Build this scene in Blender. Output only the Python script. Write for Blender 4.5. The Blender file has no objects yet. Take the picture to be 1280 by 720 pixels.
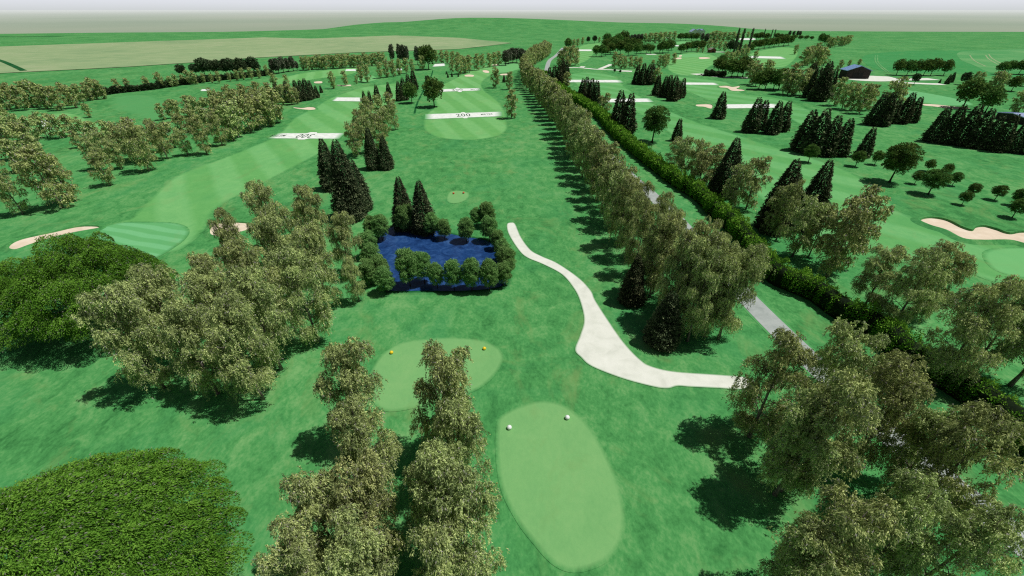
import bpy, math, random
import numpy as np
from mathutils import Vector
random.seed(7)
scene = bpy.context.scene
col = scene.collection

# ------------------------------------------------------------------ camera
F = 527.6                      # focal length in pixels of the 1280 px wide photograph
CH = 50.0                      # height of the viewpoint above the ground
TH = math.atan2(348.0, F)      # pitch below the horizon
CT, ST = math.cos(TH), math.sin(TH)
cam_d = bpy.data.cameras.new("camera"); cam = bpy.data.objects.new("camera", cam_d); col.objects.link(cam)
cam.location = (0, 0, CH); cam.rotation_euler = (math.pi/2 - TH, 0, 0)
cam_d.sensor_width = 36; cam_d.lens = 36*F/1280.0; cam_d.clip_start = 1; cam_d.clip_end = 200000
scene.camera = cam

def G(px, py):                 # photograph pixel -> point on the level ground
    u, v = (px-640)/F, (360-py)/F
    dz = -ST + v*CT
    t = -CH/dz
    return (u*t, (CT + v*ST)*t)
def HT(by, ty):                # height of an upright thing whose foot is at row by and whose top is at row ty
    Y = G(640, by)[1]; v = (360-ty)/F
    return CH + Y*(v*CT-ST)/(CT+v*ST)

# ------------------------------------------------------------------ light
SUN_EL, SUN_AZ = math.radians(64), math.radians(86)      # azimuth clockwise from +Y: the sun stands to the right
w = bpy.data.worlds.new("World"); scene.world = w; w.use_nodes = True
nt = w.node_tree; nt.nodes.clear()
sky = nt.nodes.new("ShaderNodeTexSky"); sky.sky_type = 'NISHITA'; sky.sun_disc = False
sky.sun_elevation = SUN_EL; sky.sun_rotation = SUN_AZ; sky.air_density = 1.0; sky.dust_density = 1.0; sky.ozone_density = 1.0
hs = nt.nodes.new("ShaderNodeHueSaturation"); hs.inputs['Saturation'].default_value = 0.55
bg = nt.nodes.new("ShaderNodeBackground"); bg.inputs['Strength'].default_value = 0.075
wo = nt.nodes.new("ShaderNodeOutputWorld")
bg.inputs['Strength'].default_value = 0.032
tc = nt.nodes.new("ShaderNodeTexCoord"); sp = nt.nodes.new("ShaderNodeSeparateXYZ"); nt.links.new(tc.outputs['Generated'], sp.inputs[0])
hr = nt.nodes.new("ShaderNodeValToRGB"); e = hr.color_ramp.elements      # bright haze hugging the horizon
e[0].position = 0.0; e[0].color = (1, 1, 1, 1); e[1].position = 0.09; e[1].color = (0, 0, 0, 1)
nt.links.new(sp.outputs[2], hr.inputs[0])
hc = nt.nodes.new("ShaderNodeValToRGB"); e = hc.color_ramp.elements
e[0].position = 0.0; e[0].color = (19.5, 20.4, 20.8, 1); e[1].position = 0.014; e[1].color = (27.0, 27.8, 30.0, 1)
nt.links.new(sp.outputs[2], hc.inputs[0])
mx = nt.nodes.new("ShaderNodeMix"); mx.data_type = 'RGBA'; nt.links.new(hr.outputs[0], mx.inputs[0])
nt.links.new(sky.outputs[0], hs.inputs['Color']); nt.links.new(hs.outputs[0], mx.inputs[6]); nt.links.new(hc.outputs[0], mx.inputs[7])
nt.links.new(mx.outputs[2], bg.inputs[0]); nt.links.new(bg.outputs[0], wo.inputs[0])
sl = bpy.data.lights.new("sun", 'SUN'); sl.energy = 3.6; sl.angle = math.radians(0.5); sl.color = (1.0, 0.98, 0.94)
so = bpy.data.objects.new("sun", sl); col.objects.link(so)
sd = Vector((math.sin(SUN_AZ)*math.cos(SUN_EL), math.cos(SUN_AZ)*math.cos(SUN_EL), math.sin(SUN_EL)))
so.rotation_euler = sd.to_track_quat('Z', 'Y').to_euler(); so.location = (0, 0, 300)
scene.view_settings.view_transform = 'Standard'; scene.view_settings.look = 'None'; scene.view_settings.exposure = 0
scene.cycles.max_bounces = 5; scene.cycles.diffuse_bounces = 2; scene.cycles.transparent_max_bounces = 8
scene.cycles.use_denoising = False
scene.cycles.filter_width = 1.2

# ------------------------------------------------------------------ materials
def lin(r, g, b):
    f = lambda c: ((c/255+0.055)/1.055)**2.4 if c > 10 else c/255/12.92
    return (f(r), f(g), f(b), 1)
def base_mat(name, rough=0.9, spec=0.15):
    m = bpy.data.materials.new(name); m.use_nodes = True; n = m.node_tree
    p = n.nodes['Principled BSDF']; p.inputs['Roughness'].default_value = rough; p.inputs['Specular IOR Level'].default_value = spec
    return m, n, p
def objco(n):
    g = n.nodes.new("ShaderNodeNewGeometry"); return g.outputs['Position']
def noise(n, vec, scale, detail=3, rough=0.55, distort=0.0):
    t = n.nodes.new("ShaderNodeTexNoise"); t.inputs['Scale'].default_value = scale; t.inputs['Detail'].default_value = detail
    t.inputs['Roughness'].default_value = rough; t.inputs['Distortion'].default_value = distort
    n.links.new(vec, t.inputs['Vector']); return t.outputs['Fac']
def ramp(n, fac, stops, interp='LINEAR'):
    r = n.nodes.new("ShaderNodeValToRGB"); r.color_ramp.interpolation = interp
    el = r.color_ramp.elements
    while len(el) < len(stops): el.new(0.5)
    for e, (p, c) in zip(el, stops): e.position = p; e.color = c
    n.links.new(fac, r.inputs['Fac']); return r.outputs['Color']
def mix(n, fac, a, b, mode='MIX'):
    x = n.nodes.new("ShaderNodeMix"); x.data_type = 'RGBA'; x.blend_type = mode
    for s, v in ((x.inputs[0], fac), (x.inputs[6], a), (x.inputs[7], b)):
        if hasattr(v, 'is_output'): n.links.new(v, s)
        else: s.default_value = v
    return x.outputs[2]
def math_n(n, op, a, b=0.0):
    x = n.nodes.new("ShaderNodeMath"); x.operation = op
    for s, v in ((x.inputs[0], a), (x.inputs[1], b)):
        if hasattr(v, 'is_output'): n.links.new(v, s)
        else: s.default_value = v
    return x.outputs[0]
def g1(v): return (v, v, v, 1)

ROUGH = (lin(52, 114, 60), lin(78, 148, 82), lin(116, 168, 104))
def grass_colour(n, P, dark, mid, light, contrast=1.0, patch=1.0):
    mp = n.nodes.new("ShaderNodeMapping"); mp.inputs['Scale'].default_value = (1, 0.7, 1); mp.inputs['Rotation'].default_value = (0, 0, 0.5)
    n.links.new(P, mp.inputs['Vector']); V = mp.outputs[0]
    a = noise(n, V, 0.028, 4, 0.6, 0.6); b = noise(n, V, 0.33*patch, 5, 0.66, 0.5); c = noise(n, V, 1.9*patch, 4, 0.7)
    s = math_n(n, 'ADD', math_n(n, 'MULTIPLY', a, 0.28), math_n(n, 'MULTIPLY', b, 0.42))
    s = math_n(n, 'ADD', s, math_n(n, 'MULTIPLY', c, 0.30))
    k = 0.15/contrast
    cr = ramp(n, s, [(0.5-k, dark), (0.5, mid), (0.5+k, light)])
    y = noise(n, V, 0.09, 4, 0.7, 1.2)       # dry yellowish and bluish drifts
    cr = mix(n, ramp(n, y, [(0.54, g1(0)), (0.72, g1(0.5*contrast))]), cr, lin(118, 152, 90))
    y2 = noise(n, P, 0.05, 3, 0.6, 1.0)
    return mix(n, ramp(n, y2, [(0.5, g1(0)), (0.7, g1(0.3*contrast))]), cr, mix(n, 0.5, mid, lin(46, 140, 92)))
def soft_edge(n, p, cr, P):            # mown edges grade into the rough where the mesh carries edge > 0
    at = n.nodes.new("ShaderNodeAttribute"); at.attribute_name = 'edge'
    n.links.new(mix(n, at.outputs['Fac'], cr, grass_colour(n, P, *ROUGH, contrast=1.25)), p.inputs['Base Color'])
def turf(name, dark, mid, light, stripe=None, contrast=1.0, patch=1.0, arcs=None):
    """Mown or rough grass: patches of three greens at several scales; stripe=(angle, width m, strength)."""
    m, n, p = base_mat(name, 0.95, 0.05)
    P = objco(n)
    cr = grass_colour(n, P, dark, mid, light, contrast, patch)
    if stripe:
        ang, wd, st = stripe
        sx = n.nodes.new("ShaderNodeSeparateXYZ"); n.links.new(P, sx.inputs[0])
        if arcs:
            dx = math_n(n, 'SUBTRACT', sx.outputs[0], arcs[0]); dy = math_n(n, 'SUBTRACT', sx.outputs[1], arcs[1])
            q = math_n(n, 'SQRT', math_n(n, 'ADD', math_n(n, 'MULTIPLY', dx, dx), math_n(n, 'MULTIPLY', dy, dy)))
        else:
            q = math_n(n, 'ADD', math_n(n, 'MULTIPLY', sx.outputs[0], math.cos(ang)), math_n(n, 'MULTIPLY', sx.outputs[1], math.sin(ang)))
        q = math_n(n, 'ADD', q, math_n(n, 'MULTIPLY', noise(n, P, 0.05, 2), 3.0))
        q = math_n(n, 'SINE', math_n(n, 'MULTIPLY', q, math.pi/wd))
        q = math_n(n, 'ADD', math_n(n, 'MULTIPLY', math_n(n, 'MINIMUM', math_n(n, 'MAXIMUM', math_n(n, 'MULTIPLY', q, 2.5), -1.0), 1.0), 0.5), 0.5)
        cr = mix(n, math_n(n, 'MULTIPLY', q, st), cr, mix(n, 1.0, cr, (1.45, 1.22, 1.5, 1), 'MULTIPLY'))
    soft_edge(n, p, cr, P)
    return m

M = {}
M['rough'] = turf('rough_turf', *ROUGH, contrast=1.25)
M['fairway'] = turf('fairway_turf', lin(88, 158, 86), lin(106, 170, 96), lin(122, 180, 106), (0.35, 7, 0.6), 0.7)
M['fairway_left'] = turf('fairway_turf_left', lin(84, 154, 84), lin(102, 168, 95), lin(118, 178, 104), (0.62, 8, 0.6), 0.7)
M['fairway_right'] = turf('fairway_turf_right', lin(78, 152, 84), lin(96, 164, 94), lin(112, 174, 102), (0.72, 9, 0.6), 0.7)
M['tee'] = turf('tee_turf', lin(106, 164, 100), lin(120, 174, 108), lin(132, 180, 114), None, 0.7, 0.8)
M['green'] = turf('green_turf', lin(90, 166, 102), lin(100, 172, 108), lin(112, 178, 112), (1.30, 2.0, 0.8), 0.4)
M['green_far'] = turf('green_turf_far', lin(100, 172, 104), lin(112, 180, 112), lin(124, 186, 118), None, 0.3)
M['collar'] = turf('collar_turf', lin(76, 146, 84), lin(88, 156, 92), lin(100, 164, 100), None, 0.5)
M['meadow'] = turf('meadow_turf', lin(50, 130, 68), lin(66, 144, 80), lin(88, 158, 94), (1.3, 22, 0.10), 0.8)
M['dark_grass'] = turf('dark_turf', lin(20, 70, 38), lin(28, 88, 46), lin(38, 104, 56))

def plain_mat(name, stops, scale=0.02, rough=0.9, spec=0.1, detail=4, bump=0, scale2=None, soft=False):
    m, n, p = base_mat(name, rough, spec); P = objco(n)
    f = noise(n, P, scale, detail, 0.6, 0.4)
    if scale2:
        f = math_n(n, 'ADD', math_n(n, 'MULTIPLY', f, 0.6), math_n(n, 'MULTIPLY', noise(n, P, scale2, 3), 0.4))
    cr = ramp(n, f, stops)
    if soft: soft_edge(n, p, cr, P)
    else: n.links.new(cr, p.inputs['Base Color'])
    if bump:
        b = n.nodes.new("ShaderNodeBump"); b.inputs['Strength'].default_value = bump
        n.links.new(noise(n, P, scale*6, 3), b.inputs['Height']); n.links.new(b.outputs[0], p.inputs['Normal'])
    return m
M['field'] = plain_mat('stubble_field', [(0.35, lin(128, 156, 112)), (0.5, lin(146, 168, 122)), (0.68, lin(166, 176, 138))], 0.006, scale2=0.05)
M['cropfield'] = plain_mat('pale_crop', [(0.35, lin(76, 150, 86)), (0.6, lin(100, 160, 98)), (0.75, lin(128, 172, 114))], 0.02)
M['path'] = plain_mat('pale_gravel', [(0.3, lin(210, 213, 200)), (0.5, lin(223, 225, 213)), (0.75, lin(232, 233, 222))], 0.35, 0.95, 0.1, 5, 0.1, soft=True)
M['asphalt'] = plain_mat('worn_asphalt', [(0.3, lin(150, 158, 154)), (0.55, lin(168, 175, 171)), (0.8, lin(182, 188, 184))], 0.4, 0.9, 0.2, 6, 0.15)
M['sand'] = plain_mat('bunker_sand', [(0.3, lin(214, 196, 172)), (0.55, lin(228, 211, 188)), (0.8, lin(238, 226, 208))], 0.25, 0.95, 0.05, 4, 0.2)
M['sandlip'] = plain_mat('shaded_lip', [(0.3, lin(70, 96, 56)), (0.6, lin(52, 112, 58))], 0.6)
# far plain: colour pales with the distance from the course (aerial haze painted into the base colour)
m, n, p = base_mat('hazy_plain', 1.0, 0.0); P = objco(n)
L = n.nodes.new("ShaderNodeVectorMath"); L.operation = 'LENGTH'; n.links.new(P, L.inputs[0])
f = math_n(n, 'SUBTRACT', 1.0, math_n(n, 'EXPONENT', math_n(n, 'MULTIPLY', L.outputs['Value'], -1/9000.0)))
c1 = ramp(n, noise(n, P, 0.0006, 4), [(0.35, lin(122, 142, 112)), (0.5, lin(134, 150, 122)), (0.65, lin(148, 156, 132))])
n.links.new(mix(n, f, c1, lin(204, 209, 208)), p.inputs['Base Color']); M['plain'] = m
# pond water
m, n, p = base_mat('pond_water', 0.12, 0.25); P = objco(n)
n.links.new(ramp(n, noise(n, P, 0.35, 5, 0.7, 1.0), [(0.3, lin(20, 44, 86)), (0.52, lin(36, 70, 122)), (0.72, lin(64, 100, 150))]), p.inputs['Base Color'])
b = n.nodes.new("ShaderNodeBump"); b.inputs['Strength'].default_value = 0.5; b.inputs['Distance'].default_value = 0.15
n.links.new(noise(n, P, 1.4, 4, 0.6, 0.5), b.inputs['Height']); n.links.new(b.outputs[0], p.inputs['Normal']); M['water'] = m
def flat_mat(name, c, rough=0.6, spec=0.3, var=0.12, scale=3):
    m, n, p = base_mat(name, rough, spec); P = objco(n)
    d = tuple(v*(1-var) for v in c[:3])+(1,); e = tuple(min(1, v*(1+var)) for v in c[:3])+(1,)
    n.links.new(ramp(n, noise(n, P, scale, 4), [(0.3, d), (0.7, e)]), p.inputs['Base Color']); return m
M['white'] = flat_mat('white_plastic', lin(240, 242, 240), 0.4, 0.5, 0.04)
M['yellow'] = flat_mat('yellow_plastic', lin(248, 208, 30), 0.4, 0.5, 0.04)
M['red'] = flat_mat('orange_red_plastic', lin(214, 84, 50), 0.4, 0.5, 0.04)
M['ink'] = flat_mat('dark_paint', lin(58, 84, 64), 0.9, 0.1, 0.2)
M['roof'] = flat_mat('pale_blue_metal_roof', lin(140, 172, 214), 0.45, 0.5, 0.1, 1)
M['roof_white'] = flat_mat('pale_metal_roof', lin(176, 190, 224), 0.45, 0.5, 0.08, 1)
M['redwall'] = flat_mat('rusty_wall', lin(120, 62, 48))
M['plaster'] = flat_mat('pale_plaster', lin(214, 210, 200))
M['tile'] = flat_mat('grey_tile', lin(150, 140, 132))
M['dark'] = flat_mat('dark_opening', lin(22, 20, 20))
# dark vertical planks
m, n, p = base_mat('dark_planks', 0.85, 0.2); P = objco(n)
sx = n.nodes.new("ShaderNodeSeparateXYZ"); n.links.new(P, sx.inputs[0])
q = math_n(n, 'SINE', math_n(n, 'MULTIPLY', math_n(n, 'ADD', sx.outputs[0], sx.outputs[1]), 9.0))
n.links.new(mix(n, ramp(n, q, [(0.0, g1(0)), (0.2, g1(1))]), lin(38, 32, 32), ramp(n, noise(n, P, 0.8, 4), [(0.3, lin(62, 54, 54)), (0.7, lin(86, 74, 70))])), p.inputs['Base Color']); M['planks'] = m

def fade_mat(name, axis_lo=0.10, axis_hi=0.90):     # sprayed white band, worn thin at its two ends
    m, n, p = base_mat(name, 0.95, 0.05)
    tc = n.nodes.new("ShaderNodeUVMap"); sx = n.nodes.new("ShaderNodeSeparateXYZ"); n.links.new(tc.outputs[0], sx.inputs[0])
    a = ramp(n, sx.outputs[0], [(0.0, g1(0)), (axis_lo, g1(1)), (axis_hi, g1(1)), (1.0, g1(0))])
    e = ramp(n, sx.outputs[1], [(0.0, g1(0)), (0.12, g1(1)), (0.88, g1(1)), (1.0, g1(0))])
    P = objco(n)
    c = ramp(n, noise(n, P, 0.5, 4), [(0.35, lin(214, 222, 212)), (0.6, lin(238, 240, 234))])
    n.links.new(mix(n, math_n(n, 'MULTIPLY', a, e), lin(96, 166, 100), c), p.inputs['Base Color'])
    return m
M['band'] = fade_mat('sprayed_white_band')

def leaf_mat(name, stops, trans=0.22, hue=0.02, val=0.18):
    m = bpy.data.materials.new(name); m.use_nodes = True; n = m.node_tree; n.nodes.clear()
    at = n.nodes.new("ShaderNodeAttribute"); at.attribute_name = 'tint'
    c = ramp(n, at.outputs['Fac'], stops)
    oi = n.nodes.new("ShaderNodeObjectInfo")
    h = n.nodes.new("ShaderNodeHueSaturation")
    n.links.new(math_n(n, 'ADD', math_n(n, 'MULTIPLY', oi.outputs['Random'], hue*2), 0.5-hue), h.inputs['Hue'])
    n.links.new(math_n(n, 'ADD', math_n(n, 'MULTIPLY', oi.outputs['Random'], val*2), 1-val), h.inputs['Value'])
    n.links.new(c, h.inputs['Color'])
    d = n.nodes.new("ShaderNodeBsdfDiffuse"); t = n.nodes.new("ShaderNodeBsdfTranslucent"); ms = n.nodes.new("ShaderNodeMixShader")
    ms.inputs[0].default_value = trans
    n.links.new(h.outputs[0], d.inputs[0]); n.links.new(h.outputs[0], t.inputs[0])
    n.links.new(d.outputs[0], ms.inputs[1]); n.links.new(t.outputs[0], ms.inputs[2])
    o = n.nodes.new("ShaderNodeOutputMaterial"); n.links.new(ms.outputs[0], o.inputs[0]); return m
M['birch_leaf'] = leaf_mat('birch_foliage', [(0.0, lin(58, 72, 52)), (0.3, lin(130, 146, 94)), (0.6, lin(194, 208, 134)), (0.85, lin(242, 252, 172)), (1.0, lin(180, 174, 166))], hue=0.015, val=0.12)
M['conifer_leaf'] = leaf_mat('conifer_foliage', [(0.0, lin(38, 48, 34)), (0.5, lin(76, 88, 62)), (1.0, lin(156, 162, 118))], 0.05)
M['round_leaf'] = leaf_mat('broadleaf_foliage', [(0.0, lin(44, 68, 34)), (0.5, lin(86, 118, 58)), (1.0, lin(136, 164, 86))], 0.2)
M['dark_leaf'] = leaf_mat('dark_foliage', [(0.0, lin(38, 52, 36)), (0.5, lin(68, 88, 60)), (1.0, lin(104, 124, 84))], 0.15)
M['willow_leaf'] = leaf_mat('willow_foliage', [(0.0, lin(60, 96, 50)), (0.5, lin(112, 156, 86)), (1.0, lin(162, 200, 122))], 0.2, 0.01, 0.1)
M['spread_leaf'] = leaf_mat('spreading_foliage', [(0.0, lin(44, 80, 22)), (0.45, lin(96, 142, 48)), (0.9, lin(144, 186, 78)), (1.0, lin(130, 134, 116))], 0.12, 0.0, 0.0)
M['hedge_leaf'] = leaf_mat('hedge_foliage', [(0.0, lin(54, 90, 26)), (0.5, lin(106, 158, 52)), (1.0, lin(156, 200, 80))], 0.15, 0.0, 0.0)
M['poplar_leaf'] = leaf_mat('poplar_foliage', [(0.0, lin(66, 70, 58)), (0.6, lin(112, 118, 98)), (1.0, lin(160, 162, 138))], 0.1)
M['bark'] = plain_mat('grey_bark', [(0.3, lin(84, 74, 68)), (0.55, lin(128, 118, 110)), (0.75, lin(160, 152, 144))], 2.0, 0.9, 0.1, 5)
M['dark_bark'] = plain_mat('dark_bark', [(0.3, lin(44, 36, 30)), (0.7, lin(84, 72, 62))], 2.0, 0.9, 0.1, 5)
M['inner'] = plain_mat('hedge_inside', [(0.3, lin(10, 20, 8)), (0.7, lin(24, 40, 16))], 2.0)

# ------------------------------------------------------------------ object helpers
def tag(o, label=None, cat=None, group=None, kind=None):
    if label: o['label'] = label
    if cat: o['category'] = cat
    if group: o['group'] = group
    if kind: o['kind'] = kind
    return o
def link(name, me, parent=None):
    o = bpy.data.objects.new(name, me); col.objects.link(o)
    if parent: o.parent = parent
    return o
def empty(name, loc, rz=0):
    o = bpy.data.objects.new(name, None); col.objects.link(o); o.location = loc; o.rotation_euler = (0, 0, rz)
    o.empty_display_size = 0.5; return o
def mesh(name, verts, faces, mat, smooth=False):
    me = bpy.data.meshes.new(name); me.from_pydata([tuple(v) for v in verts], [], faces); me.materials.append(mat)
    if smooth:
        me.polygons.foreach_set('use_smooth', [True]*len(me.polygons))
    me.update(); return me
def quadmesh(name, V, tint, mat):             # V: (n,4,3) array of leaf corners
    nq = V.shape[0]; me = bpy.data.meshes.new(name)
    me.vertices.add(nq*4); me.vertices.foreach_set('co', V.astype(np.float32).ravel())
    me.loops.add(nq*4); me.loops.foreach_set('vertex_index', np.arange(nq*4, dtype=np.int32))
    me.polygons.add(nq); me.polygons.foreach_set('loop_start', np.arange(0, nq*4, 4, dtype=np.int32))
    me.update(calc_edges=True)
    a = me.attributes.new('tint', 'FLOAT', 'FACE'); a.data.foreach_set('value', np.clip(tint, 0, 1).astype(np.float32))
    me.materials.append(mat); return me
def unit(a): return a/np.maximum(np.linalg.norm(a, axis=-1, keepdims=True), 1e-9)
def leafquads(rng, C, axis, ln, wd):
    N = len(C); a = unit(axis)
    b = unit(np.cross(a, rng.normal(size=(N, 3))))
    s = rng.uniform(0.7, 1.3, (N, 1)); A = a*ln*s; B = b*wd*s
    return np.stack([C, C+A*0.45+B*0.5, C+A, C+A*0.45-B*0.5], axis=1)
def tube(V, Fc, pts, rad, k=6):
    base = len(V)
    for i, p in enumerate(pts):
        p = Vector(p); d = Vector(pts[min(i+1, len(pts)-1)])-Vector(pts[max(i-1, 0)])
        d.normalize(); x = d.orthogonal().normalized(); y = d.cross(x)
        for j in range(k):
            a = 2*math.pi*j/k; V.append(tuple(p+(x*math.cos(a)+y*math.sin(a))*rad[i]))
    for i in range(len(pts)-1):
        for j in range(k):
            q = base+i*k; Fc.append((q+j, q+(j+1) % k, q+k+(j+1) % k, q+k+j))
    Fc.append(tuple(base+j for j in range(k))[::-1]); Fc.append(tuple(base+(len(pts)-1)*k+j for j in range(k)))

# ------------------------------------------------------------------ tree kinds, unit height
def trunk_and_limbs(rng, top, r0, limbs, mat, name, bend=0.02):
    V, Fc = [], []
    ph = rng.uniform(0, 6.28); pts = []
    for i in range(9):
        t = i/8; pts.append((bend*math.sin(ph+t*4)*t, bend*math.cos(ph*1.3+t*3)*t, top*t))
    tube(V, Fc, pts, [r0*(1-0.85*i/8)*(1.35 if i == 0 else 1) for i in range(9)], 8)
    ends = []
    for (hz, az, ln, up) in limbs:
        t = hz/top; i = min(int(t*8), 7); fr = t*8-i
        s = Vector(pts[i]).lerp(Vector(pts[i+1]), fr); d = Vector((math.cos(az), math.sin(az), up)); d.normalize()
        m1 = s+d*ln*0.5+Vector((0, 0, ln*0.06)); e = s+d*ln+Vector((0, 0, ln*0.02))
        rr = r0*(1-0.8*t)*0.5
        tube(V, Fc, [s, m1, e], [rr, rr*0.6, rr*0.2], 5)
        for q in range(2):
            d2 = (d+Vector(rng.normal(size=3)*0.6)).normalized()
            tube(V, Fc, [m1, m1+d2*ln*0.45], [rr*0.45, rr*0.12], 4); ends.append(m1+d2*ln*0.45)
        ends.append(e)
    return mesh(name, V, Fc, mat, True), ends
def birch(seed, ns, nl, ln, wd, spread=1.0):
    rng = np.random.default_rng(seed)
    limbs = []; n = 17
    for i in range(n):
        hz = 0.14+0.72*i/(n-1)+rng.uniform(-.02, .02); pr = math.sin(math.pi*min(1, (hz-0.05)/0.95)**0.8)
        limbs.append((hz, i*2.4+rng.uniform(-.5, .5), (0.07+0.14*pr*rng.uniform(0.6, 1.3))*spread, rng.uniform(0.35, 0.9)))
    tr, ends = trunk_and_limbs(rng, 0.93, 0.013, limbs, M['bark'], 'trunk', 0.03)
    lobes = []
    for e in ends: lobes.append((np.array(e), rng.uniform(0.022, 0.06)))
    for q in range(0, len(ends), 3):            # foliage along the boughs and hanging low
        e = np.array(ends[q]); lobes.append((np.array([e[0]*0.55, e[1]*0.55, e[2]-0.03]), rng.uniform(0.03, 0.05)))
        lobes.append((np.array([e[0]*0.95, e[1]*0.95, max(e[2]-0.09, 0.13)]), rng.uniform(0.02, 0.045)))
    for q in range(0, len(ends), 2):            # a few sprigs standing clear of the crown
        e = np.array(ends[q]); lobes.append((np.array([e[0]*1.14, e[1]*1.14, min(e[2]*1.03+0.01, 0.97)]), rng.uniform(0.012, 0.03)))
    for z in (0.60, 0.70, 0.79, 0.87, 0.93, 0.965): lobes.append((np.array((rng.uniform(-.03, .03), rng.uniform(-.03, .03), z)), rng.uniform(0.03, 0.06) if z < 0.9 else 0.024))
    wgt = np.array([r*r for _, r in lobes])+0.0006; wgt /= wgt.sum()
    li = rng.choice(len(lobes), ns, p=wgt)
    cen = np.array([lobes[i][0] for i in li]); rad = np.array([lobes[i][1] for i in li])[:, None]
    lt = rng.uniform(0, 1, len(lobes))[li]
    d = unit(rng.normal(size=(ns, 3))); d[:, 2] = np.abs(d[:, 2])*0.9-0.15
    st = cen+d*rad*(rng.uniform(0.35, 1.0, (ns, 1))+np.where(rng.uniform(0, 1, (ns, 1)) < 0.12, 0.45, 0))*np.array([1.2, 1.2, 0.8])
    sl_ = rng.uniform(0.02, 0.075, (ns, 1))*np.where(rng.uniform(0, 1, (ns, 1)) < 0.15, 1.8, 1)*np.clip(1.7-st[:, 2:3], 0.8, 1.5); out = unit(d*np.array([1, 1, 0])+1e-6)
    t = rng.uniform(0, 1, (ns, nl, 1))
    P_ = st[:, None, :]+out[:, None, :]*(t**0.6)*0.020-np.array([0, 0, 1])*(t**1.3)*sl_[:, None, :]+rng.normal(size=(ns, nl, 3))*0.0035
    ax = np.array([0, 0, -1.0])+out[:, None, :]*0.5+rng.normal(size=(ns, nl, 3))*0.6
    stint = rng.uniform(0, 1, (ns, 1))
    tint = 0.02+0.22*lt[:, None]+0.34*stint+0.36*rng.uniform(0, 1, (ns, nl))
    tint = np.where(rng.uniform(0, 1, (ns, nl)) < 0.06, 1.0, tint)
    P_ = P_.reshape(-1, 3); P_[:, 2] = np.clip(P_[:, 2], 0.05, 1.0)
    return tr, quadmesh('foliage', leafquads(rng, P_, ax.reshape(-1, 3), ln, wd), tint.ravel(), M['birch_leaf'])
def conifer(seed, N, ln, wd, R=0.31):
    rng = np.random.default_rng(seed)
    tr, _ = trunk_and_limbs(rng, 0.9, 0.018, [], M['dark_bark'], 'trunk', 0.004)
    u = rng.uniform(0, 1, N); z = 1-np.sqrt(u)*0.96; z = np.clip(z, 0.035, 1)
    nb = 26; lvl = z*nb; fr = 1-(lvl-np.floor(lvl)); az = rng.uniform(0, 2*np.pi, N); jag = rng.normal(size=400)[(np.floor(az*3.2).astype(int)*17+np.floor(lvl).astype(int)*5) % 400]
    sp = np.abs(np.sin(az*5.5+np.floor(lvl)*2.1)); lob = 0.82+0.10*sp+0.08*np.sin(az*3+z*9+seed)+0.10*np.clip(jag, -1.6, 1.3)
    prof = R*(1-z)**0.74*(1-0.35*np.clip((0.14-z)/0.14, 0, 1))
    r = prof*lob*(0.76+0.30*fr)*rng.uniform(0.25, 1, N)**0.34+0.008
    rd = np.stack([np.cos(az), np.sin(az), np.zeros(N)], 1)
    C = rd*r[:, None]; C[:, 2] = z-0.028*(r/ (prof+1e-3)).clip(0, 1)
    ax = rd*1.0+np.array([0, 0, -0.35])+rng.normal(size=(N, 3))*0.4
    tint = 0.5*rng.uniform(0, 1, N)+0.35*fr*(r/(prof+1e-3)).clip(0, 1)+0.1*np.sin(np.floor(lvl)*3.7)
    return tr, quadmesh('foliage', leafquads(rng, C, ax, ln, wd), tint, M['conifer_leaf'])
def clumpy(seed, N, ln, wd, cz, rx, rz, nc, cr, mat, droop=0.2, trunk_top=0.6, r0=0.02, flat=1.0, egg=0.0):
    """crown made of leaf clumps over an egg-shaped volume"""
    rng = np.random.default_rng(seed)
    k = np.arange(nc)+0.5; ph = np.arccos(1-1.93*k/nc); th = np.pi*(1+5**0.5)*k+rng.uniform(0, 1, nc)
    d = np.stack([np.sin(ph)*np.cos(th), np.sin(ph)*np.sin(th), np.cos(ph)], 1)
    scale = rng.uniform(0.72, 1.0, nc)[:, None]
    cc = d*np.array([rx, rx, rz])*scale*0.86; cc[:, :2] *= (1-egg*cc[:, 2:3]/rz); cc += np.array([0, 0, cz])
    inner = rng.integers(0, nc, nc//3); ci = cc[inner]*np.array([0.5, 0.5, 1]); ci[:, 2] = cz+(ci[:, 2]-cz)*0.5
    cc = np.concatenate([cc, ci]); m_ = len(cc); cs = cr*rng.uniform(0.75, 1.3, m_); ct = rng.uniform(0, 1, m_)
    i = rng.integers(0, m_, N)
    dd = unit(rng.normal(size=(N, 3))); dd[:, 2] = np.where(dd[:, 2] < -0.3, -dd[:, 2], dd[:, 2])
    C = cc[i]+dd*cs[i][:, None]*rng.uniform(0.2, 1, (N, 1))**0.4*np.array([1, 1, 0.75*flat])
    C += rng.normal(size=(N, 3))*0.006
    ax = dd+np.array([0, 0, -droop*2])+rng.normal(size=(N, 3))*0.7
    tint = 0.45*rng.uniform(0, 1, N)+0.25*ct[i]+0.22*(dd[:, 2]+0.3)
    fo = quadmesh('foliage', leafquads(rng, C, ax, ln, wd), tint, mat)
    limbs = [(trunk_top*(0.45+0.5*q/6), q*2.4, rx*0.75, 0.75) for q in range(7)]
    tr, _ = trunk_and_limbs(rng, trunk_top, r0, limbs, M['dark_bark'], 'trunk', 0.012)
    return tr, fo
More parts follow.
